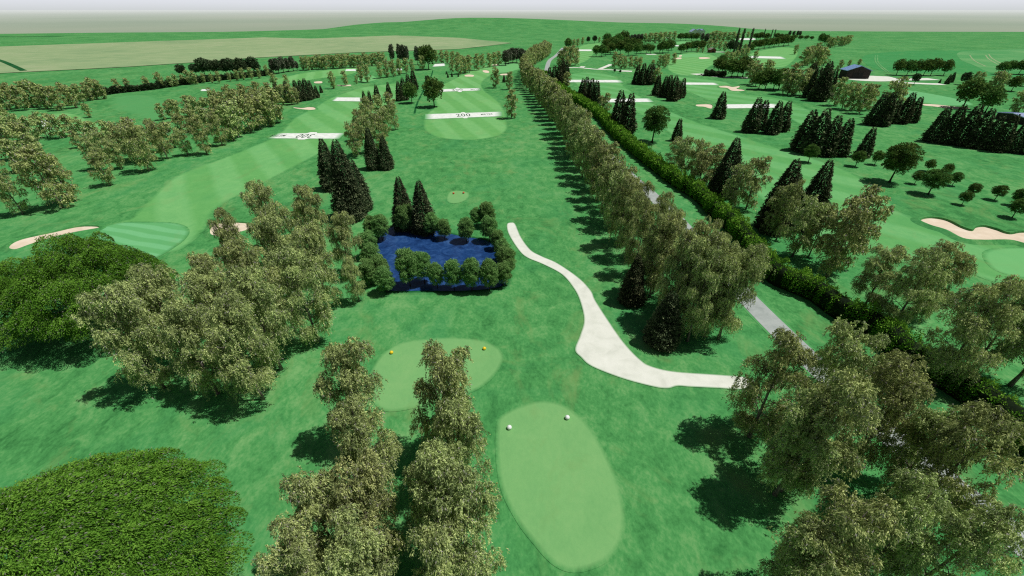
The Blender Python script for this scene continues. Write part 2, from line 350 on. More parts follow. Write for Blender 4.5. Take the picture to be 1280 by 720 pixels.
def spreading(seed, N, ln, wd, R, nc=110, plate=0.19, pw=(1.7, 0.75), zj=0.2):
    """broad low-domed tree whose boughs hold flat plates of leaves"""
    rng = np.random.default_rng(seed); P_ = []
    k = np.arange(nc)+0.5; rr = (k/nc)**0.43; th = np.pi*(1+5**0.5)*k
    dome = 0.40+0.54*np.clip(1-(rr*0.98)**pw[0], 0, 1)**pw[1]
    cc = np.stack([np.cos(th)*rr*R, np.sin(th)*rr*R, dome-zj*rng.uniform(0, 1, nc)-0.10*rng.uniform(0, 1, nc)**3], 1)
    low = cc[rng.integers(0, nc, nc//3)]*np.array([0.85, 0.85, 1]); low[:, 2] -= rng.uniform(0.04, 0.15, nc//3)
    cc = np.concatenate([cc, low]); m_ = len(cc)
    cs = R*plate*rng.uniform(0.6, 1.25, m_); ct = rng.uniform(0, 1, m_)
    i = rng.integers(0, m_, N); az = rng.uniform(0, 2*np.pi, N); q = np.sqrt(rng.uniform(0, 1, N))
    od = unit(cc[i]*np.array([1, 1, 0])+1e-5)
    C = cc[i]+np.stack([np.cos(az)*q, np.sin(az)*q, np.zeros(N)], 1)*cs[i][:, None]
    C[:, 2] += 0.075*(1-q**2)-0.03*q+rng.normal(size=N)*0.010
    ax = np.stack([np.cos(az), np.sin(az), -0.5*np.ones(N)], 1)+od*0.8+rng.normal(size=(N, 3))*0.5
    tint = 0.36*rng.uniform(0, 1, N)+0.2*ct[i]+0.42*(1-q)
    tint = np.where(rng.uniform(0, 1, N) < 0.05, 1.0, tint*0.9)
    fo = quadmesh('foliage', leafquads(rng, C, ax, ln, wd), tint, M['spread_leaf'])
    limbs = [(0.16+0.03*q, q*2.4, R*0.6, 0.35) for q in range(9)]
    tr, _ = trunk_and_limbs(rng, 0.6, 0.035, limbs, M['dark_bark'], 'trunk', 0.02)
    return tr, fo

KIND = {}
for s in range(4):
    KIND.setdefault('birch_hi', []).append(birch(100+s, 2300, 19, 0.0150, 0.0050))
for s in range(4):
    KIND.setdefault('birch_mid', []).append(birch(200+s, 1200, 9, 0.025, 0.0105))
    KIND.setdefault('birch_lo', []).append(birch(300+s, 520, 6, 0.046, 0.022, 1.0))
for s in range(3):
    KIND.setdefault('conifer_hi', []).append(conifer(400+s, 26000, 0.026, 0.0115))
    KIND.setdefault('conifer_lo', []).append(conifer(410+s, 4500, 0.055, 0.028))
    KIND.setdefault('round_hi', []).append(clumpy(500+s, 15000, 0.030, 0.017, 0.58, 0.37, 0.40, 60, 0.085, M['round_leaf'], 0.1, 0.62, 0.022))
    KIND.setdefault('round_lo', []).append(clumpy(510+s, 2600, 0.066, 0.042, 0.58, 0.37, 0.40, 40, 0.10, M['round_leaf'], 0.1, 0.62, 0.022))
    KIND.setdefault('dark_lo', []).append(clumpy(520+s, 2600, 0.066, 0.042, 0.58, 0.34, 0.40, 40, 0.10, M['dark_leaf'], 0.1, 0.62, 0.022))
    KIND.setdefault('willow', []).append(clumpy(530+s, 20000, 0.034, 0.013, 0.54, 0.30, 0.46, 70, 0.08, M['willow_leaf'], 0.55, 0.6, 0.014, egg=0.16))
    KIND.setdefault('poplar', []).append(clumpy(540+s, 1800, 0.06, 0.028, 0.52, 0.06, 0.48, 34, 0.04, M['poplar_leaf'], -0.4, 0.9, 0.012))
    KIND.setdefault('column', []).append(clumpy(550+s, 2200, 0.07, 0.04, 0.53, 0.17, 0.46, 34, 0.07, M['poplar_leaf'], 0.1, 0.6, 0.02))
KIND['spreading'] = [spreading(600, 150000, 0.017, 0.0070, 0.74)]
KIND['dome'] = [spreading(610, 380000, 0.0135, 0.0052, 0.82, 300, 0.115, (2.3, 0.62), 0.08)]

NAMES = dict(B='birch_tree', C='conifer_tree', R='broadleaf_tree', D='dark_broadleaf_tree', W='pond_willow', P='poplar_tree', K='column_tree', S='spreading_tree', O='spreading_tree')
CATS = dict(B='birch', C='conifer', R='tree', D='tree', W='willow', P='poplar', K='tree', S='tree', O='tree')
count = [0]
def plant(kind, x, y, h, label, wdt=1.0, group=None, cat=None):
    d = math.hypot(x, y)
    key = dict(B='birch_hi' if d < 105 else 'birch_mid' if d < 235 else 'birch_lo', C='conifer_hi' if d < 190 else 'conifer_lo',
               R='round_hi' if d < 210 else 'round_lo', D='dark_lo', W='willow', P='poplar', K='column', S='spreading', O='dome')[kind]
    v = KIND[key]; i = count[0]; count[0] += 1
    tr, fo = v[i % len(v)]
    root = empty(NAMES[kind], (x, y, 0), random.uniform(0, 6.28))
    if kind == 'B': wdt *= dict(birch_hi=0.86, birch_mid=0.95, birch_lo=1.0)[key]
    if kind == 'C' and d > 150: wdt *= 0.86
    root.scale = (h*wdt, h*wdt, h)
    tag(root, label, cat or CATS[kind], group)
    link('trunk', tr, root); link('crown', fo, root)
    return root
ONES = ['', 'first', 'second', 'third', 'fourth', 'fifth', 'sixth', 'seventh', 'eighth', 'ninth', 'tenth', 'eleventh', 'twelfth', 'thirteenth',
        'fourteenth', 'fifteenth', 'sixteenth', 'seventeenth', 'eighteenth', 'nineteenth']
def ordw(n):
    if n < 20: return ONES[n]
    t, o = divmod(n, 10); T = {2: 'twent', 3: 'thirt', 4: 'fort', 5: 'fift', 6: 'sixt', 7: 'sevent', 8: 'eight', 9: 'ninet'}[t]
    return T+'ieth' if o == 0 else T+'y-'+ONES[o]
FAR = dict(V=[], T=[], TV=[], TF=[], n=0)
def far_birch(x, y, h, wdt):
    tr, fo = KIND['birch_lo'][FAR['n'] % 4]; FAR['n'] += 1
    a = random.uniform(0, 6.28); c_, s_ = math.cos(a)*h*wdt, math.sin(a)*h*wdt
    A = np.array([[c_, s_, 0], [-s_, c_, 0], [0, 0, h]])
    co = np.empty(len(fo.vertices)*3, np.float32); fo.vertices.foreach_get('co', co)
    FAR['V'].append((co.reshape(-1, 3) @ A+np.array([x, y, 0])).reshape(-1, 4, 3))
    ti = np.empty(len(fo.polygons), np.float32); fo.attributes['tint'].data.foreach_get('value', ti); FAR['T'].append(ti)
    b = len(FAR['TV']); tube(FAR['TV'], FAR['TF'], [(x, y, 0), (x, y, h*0.8)], [h*0.014, h*0.005], 5)
def cluster(kind, pts, fmt, group, key='x', wdt=1.0, far=False):
    if far:
        for q in pts:
            x, y = G(q[0], q[1]); far_birch(x, y, max(HT(q[1], q[2]), 2), wdt)
        return
    """pts: (foot x, foot y, top row[, width factor]) read off the photograph; fmt names one tree of the cluster"""
    pts = sorted(pts, key=(lambda q: q[0]) if key == 'x' else (lambda q: -q[1]))
    for i, q in enumerate(pts):
        x, y = G(q[0], q[1]); h = HT(q[1], q[2])
        lab = fmt.format(o=ordw(i+1)) if '{o}' in fmt else fmt
        plant(kind, x, y, max(h, 1.5), lab, (q[3] if len(q) > 3 else 1.0)*wdt, group if len(pts) > 1 else None)

# ------------------------------------------------------------------ ground
def hillz(x, y):
    if y < 1300: return 0.0
    a = min(1, (y-1300)/450.0); a = a*a*(3-2*a)
    if y > 1850: b = min(1, (y-1850)/500.0); a *= 1-b*b*(3-2*b)
    sg = 300 if x < -140 else 560
    return 25*a*math.exp(-((x+140)/sg)**2)
rim = [(-80, 900), (-68, 950), (-60, 1000), (-50.5, 1180), (-48, 1200), (-40, 1280), (-30, 1330), (-20, 1500), (-14, 2400), (0, 2400), (10, 2400), (18, 2100), (26, 1500), (30, 1380),
       (40, 1340), (50.5, 1320), (60, 1100), (80, 900)]
V, Fc = [], []
angs = np.arange(-80, 80.01, 1.6); NR = 60
for a in angs:
    R_ = float(np.interp(a, [q[0] for q in rim], [q[1] for q in rim]))/math.cos(math.radians(min(abs(a), 52)))
    if abs(a) < 16: R_ = R_
    for j in range(NR+1):
        r = R_*(j/NR)**1.3; x = r*math.sin(math.radians(a)); y = r*math.cos(math.radians(a))-60*(1-j/NR)
        V.append((x, y, hillz(x, y)))
for i in range(len(angs)-1):
    for j in range(NR):
        q = i*(NR+1)+j; Fc.append((q, q+1, q+NR+2, q+NR+1))
# close the ground behind and under the viewpoint
tag(link('ground', mesh('ground', V, Fc, M['rough'], True)), kind='structure')
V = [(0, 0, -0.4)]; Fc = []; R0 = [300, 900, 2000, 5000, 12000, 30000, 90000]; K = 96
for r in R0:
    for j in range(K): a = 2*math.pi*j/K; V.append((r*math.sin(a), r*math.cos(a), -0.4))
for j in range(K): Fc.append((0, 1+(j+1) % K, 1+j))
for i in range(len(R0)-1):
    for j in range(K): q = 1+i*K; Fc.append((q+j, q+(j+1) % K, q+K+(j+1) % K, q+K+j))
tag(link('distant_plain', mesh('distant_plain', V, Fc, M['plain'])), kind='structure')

def smooth_closed(P, k=6):
    out = []; n_ = len(P)
    for i in range(n_):
        p0, p1, p2, p3 = (np.array(P[(i+j-1) % n_]) for j in range(4))
        for s in range(k):
            t = s/k; out.append(tuple(0.5*((2*p1)+(-p0+p2)*t+(2*p0-5*p1+4*p2-p3)*t*t+(-p0+3*p1-3*p2+p3)*t**3)))
    return out
def smooth_open(P, k=8):
    out = []; n_ = len(P)
    for i in range(n_-1):
        p0, p1, p2, p3 = (np.array(P[min(max(i+j-1, 0), n_-1)]) for j in range(4))
        for s in range(k):
            t = s/k; out.append(tuple(0.5*((2*p1)+(-p0+p2)*t+(2*p0-5*p1+4*p2-p3)*t*t+(-p0+3*p1-3*p2+p3)*t**3)))
    out.append(tuple(P[-1])); return out
from mathutils.geometry import tessellate_polygon
def sheet(name, pxs, z, mat, smooth=True, world=False, kind='structure', parent=None, drape=False, soft=0):
    P = [p if world else G(*p) for p in pxs]
    if smooth: P = smooth_closed(P)
    if drape:
        Q = []
        for i in range(len(P)):
            a, b = np.array(P[i]), np.array(P[(i+1) % len(P)]); k = max(1, int(np.linalg.norm(b-a)/40))
            for s in range(k): Q.append(tuple(a+(b-a)*s/k))
        P = Q
    tri = tessellate_polygon([[Vector((p[0], p[1], 0)) for p in P]])
    me = mesh(name, [(p[0], p[1], z+(hillz(*p)+0.3 if drape else 0)) for p in P], [tuple(t) for t in tri], mat)
    # all faces up
    for f_ in me.polygons:
        if f_.normal.z < 0: f_.flip()
    me.update()
    if soft:
        n_ = len(P); ar = sum(P[i][0]*P[(i+1) % n_][1]-P[(i+1) % n_][0]*P[i][1] for i in range(n_)); sg = 1 if ar > 0 else -1
        V = [(p[0], p[1], z) for p in P]
        for i in range(n_):
            t = np.array(P[(i+1) % n_])-np.array(P[(i-1) % n_]); t = t/max(np.linalg.norm(t), 1e-6); V.append((P[i][0]+t[1]*sg*soft, P[i][1]-t[0]*sg*soft, z))
        Fc = [tuple(t) for t in tri]+[(i, n_+i, n_+(i+1) % n_, (i+1) % n_) for i in range(n_)]
        me = mesh(name, V, Fc, mat)
        for f_ in me.polygons:
            if f_.normal.z < 0: f_.flip()
        a = me.attributes.new('edge', 'FLOAT', 'POINT'); a.data.foreach_set('value', [0.0]*n_+[1.0]*n_); me.update()
    o = link(name, me, parent)
    if kind: o['kind'] = kind
    return o
def strip(name, line, wd, z, mat, kind='structure', parent=None):
    V, Fc = [], []; n_ = len(line)
    for i, p in enumerate(line):
        a = np.array(line[max(i-1, 0)]); b = np.array(line[min(i+1, n_-1)]); d = (b-a)/np.linalg.norm(b-a); nn = np.array((-d[1], d[0]))
        w_ = wd[i] if hasattr(wd, '__len__') else wd
        for s in (-1, 1): V.append((p[0]+nn[0]*w_/2*s, p[1]+nn[1]*w_/2*s, z))
    for i in range(n_-1): Fc.append((2*i, 2*i+1, 2*i+3, 2*i+2)[::-1])
    me = mesh(name, V, Fc, mat); o = link(name, me, parent)
    for f_ in me.polygons:
        if f_.normal.z < 0: f_.flip()
    if kind: o['kind'] = kind
    return o
def zp(lst, ox, oy, s): return [(ox+x/s, oy+y/s) for x, y in lst]

# far fields
sheet('stubble_field', [(-160, 66), (0, 58.5), (158, 53), (330, 47), (389, 48.5), (495, 44.5), (574, 47.5), (640, 54), (606, 58), (574, 61.5), (442, 66), (310, 73), (264, 77), (158, 84), (0, 92), (-160, 104)], 0.1, M['field'], False, drape=True)
sheet('meadow', [(1080, 70), (1130, 64), (1200, 63), (1290, 62), (1420, 66), (1420, 84), (1290, 96), (1200, 92), (1100, 88)], 0.05, M['meadow'])
sheet('pale_crop_field', [(1200, 65), (1240, 62.5), (1330, 60), (1420, 62), (1420, 80), (1330, 86), (1262, 90), (1236, 90), (1218, 82), (1200, 74)], 0.1, M['cropfield'])
for nm, pts in (('tractor_track', [(1212, 69), (1218, 76), (1232, 83)]), ('tractor_track', [(1232, 69), (1236, 74), (1248, 81)]), ('tractor_track', [(1236, 68), (1240, 73), (1252, 80)]),
                ('tractor_track', [(1094, 69), (1094, 76), (1098, 82), (1108, 90)]), ('tractor_track', [(1097, 69), (1097, 76), (1101, 82), (1111, 90)])):
    strip(nm, smooth_open([G(*q) for q in pts]), 1.3, 0.15, M['cropfield'] if pts[0][0] < 1200 else M['field'])
strip('dark_grass', smooth_open([G(*q) for q in [(-30, 67), (0, 76), (15, 82), (30, 89)]]), 5, 0.5, M['dark_grass'])
strip('dark_grass', smooth_open([G(*q) for q in [(541, 88), (539, 95), (530, 112), (522, 128), (518, 142)]]), 1.2, 0.03, M['dark_grass'])  # thin dark green line laid over the turf
strip('dark_grass', smooth_open([G(*q) for q in [(-60, 47), (0, 46.2), (60, 45.6), (78, 45.4)]]), 14, 0.2, M['dark_grass'])

# fairways
LF = [(150, 292), (152, 280), (169, 273), (182, 260), (206, 236), (232, 217), (285, 197), (310, 187), (350, 169), (371, 148), (397, 134), (413, 124), (440, 114), (458, 109), (500, 104), (520, 104), (500, 120), (470, 140), (448, 155), (426, 168), (400, 189), (350, 215), (310, 236), (280, 251), (261, 265), (250, 285), (236, 300), (215, 312), (180, 306)]
sheet('fairway', LF, 0.02, M['fairway_left'], soft=1.6)
CF = [(533, 150), (534, 161), (547, 170), (574, 174), (601, 173), (622, 168.5), (631, 160), (630, 152), (628, 140), (622, 129), (612, 120), (603, 113), (600, 105), (607, 97), (624, 87), (650, 80), (652, 77), (630, 78), (608, 82), (587, 90), (565, 101), (549, 109), (545, 117), (547, 132), (537, 142)]
sheet('fairway', CF, 0.02, M['fairway'], soft=1.6)
# fairways right of the hedge
sheet('fairway', [(716, 93), (740, 91), (762, 94), (772, 100), (778, 108), (790, 116), (806, 126), (826, 135), (850, 146), (880, 157), (915, 168), (960, 183), (1005, 196), (1050, 212), (1085, 232), (1108, 255), (1118, 276), (1112, 292), (1090, 305), (1050, 310), (1010, 290), (975, 262), (940, 235), (900, 208), (860, 180), (820, 152), (790, 136), (760, 124), (738, 115), (722, 105)], 0.02, M['fairway_right'], soft=1.6)
sheet('fairway', [(838, 88), (836, 80), (842, 74), (852, 69), (866, 66), (886, 68), (898, 75), (884, 84), (878, 91), (868, 94), (850, 93)], 0.02, M['fairway'], soft=1.6)
sheet('fairway', [(838, 96), (870, 98), (902, 102), (915, 108), (926, 117), (948, 120), (975, 124), (1000, 134), (1024, 146), (1000, 150), (985, 142), (960, 137), (925, 133), (892, 126), (866, 116), (850, 108)], 0.02, M['fairway_right'], soft=1.6)
sheet('fairway', [(985, 142), (1010, 139), (1040, 150), (1052, 162), (1010, 158)], 0.024, M['fairway_right'], soft=1.6)
sheet('fairway', [(1130, 113), (1160, 117), (1200, 125), (1212, 131), (1180, 131), (1150, 127), (1128, 121)], 0.02, M['green'], soft=1.6)
sheet('fairway', [(726, 58), (748, 54), (760, 57), (745, 63), (735, 74), (720, 80), (714, 74)], 0.02, M['fairway'], soft=1.6)
sheet('fairway', [(938, 68), (970, 60), (990, 60), (996, 66), (990, 76), (975, 84), (945, 78)], 0.02, M['fairway'], soft=1.6)
sheet('fairway', [(378, 92), (420, 87), (446, 85), (440, 92), (405, 97), (385, 100), (360, 104), (330, 112), (340, 102)], 0.02, M['fairway'], soft=1.6)
sheet('fairway', [(150, 122), (180, 120), (200, 130), (206, 143), (190, 148), (172, 140), (150, 134)], 0.02, M['collar'], soft=5)
sheet('fairway', [(20, 150), (80, 142), (110, 152), (130, 165), (60, 168), (20, 165)], 0.02, M['fairway'], soft=1.6)
# putting greens
for pts in ([(126, 291), (145, 281), (180, 279.5), (215, 281), (230, 288), (226, 299), (210, 311), (190, 322), (155, 334), (128, 318)],):
    sheet('putting_green', pts, 0.05, M['green'], soft=1.2)
sheet('putting_green', [(1236, 318), (1262, 312), (1300, 314), (1320, 330), (1290, 345), (1250, 338)], 0.05, M['green_far'], soft=1.2)
sheet('fairway', [(1075, 262), (1110, 262), (1150, 280), (1190, 296), (1240, 306), (1300, 312), (1380, 330), (1380, 380), (1290, 362), (1230, 345), (1190, 325), (1150, 330), (1110, 315), (1080, 290)], 0.03, M['fairway_right'], soft=1.6)
sheet('putting_green', [(846, 69), (858, 67.4), (878, 67.4), (884, 69.5), (866, 71.5), (850, 71.5)], 0.05, M['green_far'], soft=1.2)
sheet('putting_green', [(842, 53.5), (852, 51.8), (862, 52.2), (862, 54), (850, 55.2), (843, 55)], 0.05, M['green_far'], soft=1.2)
sheet('putting_green', [(618, 83), (632, 78.5), (652, 79), (650, 85), (634, 90), (620, 90)], 0.05, M['green_far'], soft=1.2)
sheet('putting_green', [(448, 97), (462, 94), (470, 99), (452, 103)], 0.05, M['green_far'], soft=1.2)
# tees
TEE1 = [(628, 520), (655, 507), (679, 502), (705, 508), (732, 530), (752, 560), (769, 597), (778, 634), (779, 658), (773, 681), (756, 701), (722, 713), (695, 705), (669, 678), (648, 651), (628, 611), (622, 567), (623, 537)]
TEE2 = [(466, 462), (479, 443), (500, 430), (534, 424), (574, 423), (608, 428), (627, 441), (625, 457), (608, 478), (584, 491), (540, 503), (500, 512), (478, 511), (466, 497), (462, 478)]
TEE3 = [(559, 248), (563, 240), (572, 238.5), (583, 240), (586, 245), (580, 251), (570, 254), (562, 253)]
def grow(pts, k, dz=0):
    c = np.mean(np.array([G(*p) for p in pts]), axis=0)
    out = []
    for p in pts:
        q = np.array(G(*p)); d = q-c; out.append(tuple(q+d/np.linalg.norm(d)*k))
    return out
for T in (TEE1, TEE2, TEE3):
    sheet('tee_box', grow(T, -0.45), 0.05, M['tee'], world=True, soft=0.7)

# bunkers: sand below a grassy lip
def bunker(pts, lip=0.35, wl=1.0, where='', z=0.06, sm=True):
    P = [G(*p) for p in pts]; P = smooth_closed(P) if sm else P
    b = sheet('bunker', P, z, M['sand'], False, True)
    if lip:
        c = np.mean(np.array(P), axis=0); V, Fc = [], []; n_ = len(P)
        ar = sum(P[i][0]*P[(i+1) % n_][1]-P[(i+1) % n_][0]*P[i][1] for i in range(n_)); sg = 1 if ar > 0 else -1
        for i in range(n_):
            a = np.array(P[(i-1) % n_]); e = np.array(P[(i+1) % n_]); t = e-a; t = t/np.linalg.norm(t); o_ = np.array((t[1], -t[0]))*sg
            for (w_, h_) in ((-0.12, z+0.004), (0.02, lip), (wl*0.35, lip*1.05), (wl*1.5, 0.012)):
                q = np.array(P[i])+o_*w_; V.append((q[0], q[1], h_))
        for i in range(n_):
            j = (i+1) % n_
            for k in range(3): Fc.append((4*i+k, 4*i+k+1, 4*j+k+1, 4*j+k))
        me = mesh('grass_lip', V, Fc, M['rough'], False)
        link('grass_lip', me, b)
    return b
bunker([(11, 309), (26, 300), (66, 291), (98, 284), (121, 283.5), (124, 286), (108, 289), (92, 292), (63, 299), (38, 307), (20, 313)], 0.4)
bunker([(262, 289), (268, 281), (285, 278.5), (305, 279), (317, 281), (313, 287), (298, 292), (280, 296), (266, 295)], 0.4)
bunker([(1149, 276.5), (1161, 273), (1182, 276), (1201, 285), (1214, 289), (1219, 285), (1230, 284), (1245, 288), (1261, 293), (1280, 291), (1320, 296), (1330, 306), (1290, 308), (1261, 302), (1227, 302), (1203, 300), (1182, 289.5), (1161, 283)], 0.6, 1.4)
bunker([(899, 108), (908, 107.3), (916, 108.8), (924, 107.6), (924, 109.5), (921, 111), (930, 112.6), (929, 114), (915, 113.8), (909, 110.5), (900, 109.6)], 0.3)
bunker([(871, 130.8), (889, 131), (889, 136.2), (880, 134), (871, 133.2)], 0.3)
bunker([(367, 134.3), (378, 135), (386, 134), (393, 134.6), (394.5, 137), (388, 138), (379, 137.2), (369, 135.8)], 0.3)
for pts in ([(393, 102.3), (402, 101.8), (402, 104), (394, 104)], [(421, 106.2), (429, 106.6), (438, 106), (438, 107.4), (428, 107.8)],
            [(581, 94), (586, 93.2), (592, 94), (591, 95.8), (582, 95.6)], [(603, 88.6), (607, 87.8), (611, 89), (611, 91), (606, 90.8)],
            [(626, 92.6), (635, 92.2), (635, 94), (626, 94)], [(616, 80.8), (622, 80.4), (622, 82.4), (616, 82)],
            [(874, 71.8), (882, 71.6), (888, 72.6), (883, 73.6), (875, 73.6)], [(842, 72.4), (851, 72), (851, 73.8), (843, 73.8)], [(849, 69.4), (852, 68.8), (852, 70.4), (849, 70.8)],
            [(1154, 130.2), (1168, 130.6), (1184, 132.2), (1205, 134.5), (1212, 135.6), (1206, 136.6), (1186, 135.6), (1168, 133.2), (1156, 132)]):
    bunker(pts, 0, 0)

# road, paths
road = smooth_open([(58, 22), (53.6, 36.7), (49.5, 64.6), (47.6, 90), (46.5, 118), (41, 160), (35.5, 215), (28.5, 280), (23.2, 334), (21.6, 360), (23.5, 385), (30, 430), (34, 465), (44, 560), (60, 640), (80, 760)])
road = [tuple(r_) for r_ in road]
strip('road_verge', road, 5.6, 0.03, M['collar']); strip('road', road, 4.6, 0.06, M['asphalt'])
PATH = [(635, 281), (639, 279), (643, 281), (650, 297), (662, 313), (676, 321), (696, 330), (722, 348), (737, 364), (743, 377), (767, 414), (783, 435), (799, 451), (812, 459), (841, 466), (894, 470), (931, 473), (940, 478), (931, 485), (894, 483.5), (862, 482), (846, 481), (833, 484), (815, 481.5), (778, 471.5), (741, 457), (728, 446), (721, 437), (727, 420), (732, 401), (728, 380), (720, 362), (704, 343), (680, 330), (659, 321), (648, 310), (637, 292)]
sheet('cart_path', PATH, 0.07, M['path'], soft=0.35)
def pathline(pts, wd):
    strip('cart_path', smooth_open([G(*q) for q in pts]), wd, 0.07, M['path'])
pathline([(704, 84.6), (725, 84.8), (745, 86.6), (766, 87.4), (790, 89)], 5)
pathline([(750, 86.2), (757, 83.5), (764, 80.4)], 5); pathline([(726, 84.8), (729, 83)], 5)
pathline([(776, 89.2), (790, 89.6)], 4)
pathline([(870, 93.6), (876, 93.2), (880, 94)], 14); pathline([(880, 94.5), (905, 96.6), (935, 97.5)], 5)
pathline([(1060, 97.6), (1085, 98.2), (1105, 98.2), (1118, 101.5), (1135, 103.6), (1165, 105), (1178, 105.2)], 9)
pathline([(1088, 97.2), (1110, 97.6), (1122, 99.2), (1145, 99.2), (1167, 98.8)], 12)
sheet('barn_yard', [(1060, 96.5), (1084, 94.8), (1100, 95.3), (1112, 96), (1120, 99), (1112, 101.5), (1087, 101.5), (1062, 99.5)], 0.075, M['path'])
pathline([(832, 47.2), (840, 47.5)], 14); pathline([(805, 60), (815, 59)], 10); pathline([(808, 68), (820, 68)], 10); pathline([(884, 65), (905, 65)], 8)
pathline([(1268, 70), (1300, 68)], 3)

# painted distance bands across the fairways
from math import atan2
def text_mesh(txt, size):
    cu = bpy.data.curves.new('lettering', 'FONT'); cu.body = txt; cu.size = size; cu.align_x = 'CENTER'; cu.align_y = 'CENTER'; cu.space_character = 1.15; cu.offset = 0.004*size
    ob = bpy.data.objects.new('tmp', cu); col.objects.link(ob); dg = bpy.context.evaluated_depsgraph_get(); dg.update()
    me = bpy.data.meshes.new_from_object(ob.evaluated_get(dg)); bpy.data.objects.remove(ob); me.materials.clear(); me.materials.append(M['ink']); return me
def band(c, label, txt=None, unit_='m', flip=False, patch=False, tx=None, tsize=(1, 1), grp='painted distance bands'):
    """c: four pixel corners far-left, far-right, near-right, near-left"""
    P = [G(*q) for q in c]; Nx = 12
    me = bpy.data.meshes.new('distance_band'); V, Fc, UV = [], [], []
    fl, fr, nr, nl = [np.array(p) for p in P]
    for i in range(Nx+1):
        t = i/Nx
        for s in (0, 0.15, 0.85, 1):
            q = (nl*(1-t)+nr*t)*(1-s)+(fl*(1-t)+fr*t)*s; V.append((q[0], q[1], 0.09)); UV.append((t, s))
    for i in range(Nx):
        for k in range(3): Fc.append((4*i+k, 4*i+4+k, 4*i+5+k, 4*i+1+k))
    c0 = (fl+fr+nr+nl)/4
    V = [(v[0]-c0[0], v[1]-c0[1], v[2]) for v in V]
    me.from_pydata(V, [], Fc); uvl = me.uv_layers.new(name='UVMap')
    for lp in me.loops: uvl.data[lp.index].uv = UV[lp.vertex_index]
    me.materials.append(M['band']); me.update()
    o = link('distance_band', me); o.location = (c0[0], c0[1], 0); tag(o, label, 'painted line', grp)
    ang = atan2((nr-nl)[1], (nr-nl)[0]); dep = np.linalg.norm((fl+fr)/2-(nl+nr)/2)
    if patch:
        a_, b_ = patch; vs = [(a_*math.cos(2*math.pi*i/8+.39), b_*math.sin(2*math.pi*i/8+.39), 0.10) for i in range(8)]
        pm = mesh('centre_patch', vs, [tuple(range(8))], M['band_solid']); q = link('centre_patch', pm, o); q.rotation_euler = (0, 0, ang)
    if txt:
        for s, off, sz in ((txt, tx[0], tsize[0]), (unit_, tx[1], tsize[1])):
            q = link('lettering', text_mesh(s, sz), o); q.rotation_euler = (0, 0, ang+(math.pi if flip else 0))
            q.location = (off*math.cos(ang), off*math.sin(ang), 0.12); q.scale = (0.62, 1.3, 1)
    return o
M['band_solid'] = plain_mat('white_line_paint', [(0.35, lin(216, 224, 214)), (0.6, lin(240, 242, 236))], 0.5)
band([(531, 142.6), (628, 139.4), (628, 145.6), (531, 149.6)], 'white band lettered 200 across the near end of the centre fairway', '200', 'METER', False, (2.3, 9), (-0.5, 13.0), (8.0, 3.4))
band([(545, 111.6), (601, 110), (601, 113.2), (545, 115.2)], 'white band lettered 300 across the waist of the centre fairway', '300', 'METER', False, (2.2, 11), (-1, 13), (8, 4))
band([(348, 166.4), (432, 166.2), (424, 174), (334, 173.4)], 'white band with upside-down 300 across the left fairway beside a dark conifer', '300', 'METER', True, (4, 7.5), (-1, -14), (7.5, 3.5))
band([(420, 121.6), (452, 121.8), (454, 127.2), (414, 126.6)], 'plain white band across the left fairway just behind the birch clump')
band([(704, 99.6), (776, 100), (780, 103.4), (704, 103)], 'white band left of the road triple conifers on the narrow right fairway')
band([(757, 123.4), (812, 123), (818, 127.8), (752, 128.4)], 'white band behind the pair of dark conifers beside the hedge')
band([(852, 103), (894, 103.4), (900, 106.4), (850, 106)], 'white band just left of the forked sand bunker')
band([(903, 130.4), (970, 129.6), (978, 135), (900, 136)], 'white band behind the four conifers standing in a row')
band([(936, 69.8), (978, 70.8), (984, 73.8), (936, 72.8)], 'white band at the far right in front of the woodland edge')
band([(720, 61.8), (740, 61.8), (741, 64), (720, 64)], 'short white band left of the far round trees')
band([(432, 86.4), (445, 86.4), (446, 89), (431, 89)], 'short white band before the far left birch belt')
band([(543, 80), (556, 79.2), (557, 82.6), (540, 83.6)], 'short white band right of the tall green tree in the far belt')
band([(496, 85.6), (502, 85.2), (503, 88), (495, 88.2)], 'tiny white band between far birches left of the tall green tree')
band([(920, 47.8), (944, 47.6), (946, 50.2), (918, 50.2)], 'far white band behind the thin tall poplars')
band([(839, 56.4), (849, 56.4), (849, 58), (839, 58)], 'tiny white band in the gap of the far woodland')
band([(47, 150), (62, 150), (66, 162), (56, 162)], 'white band between two birches at the far left')
band([(252, 111.5), (264, 111.5), (264, 114), (250, 114)], 'short white band seen through the birches at the left')

# pond
WATER = [(474, 298), (486, 286), (505, 282), (537, 287), (574, 295), (604, 300), (618, 308), (627, 325), (632, 345), (631, 356), (612, 361), (590, 363), (560, 364), (530, 363.5), (500, 364), (482, 362), (472, 345), (470, 320)]
sheet('pond_bank', grow(WATER, 0.35), 0.03, M['dark_grass'], world=True, soft=1.0); sheet('pond_water', WATER, 0.06, M['water'])

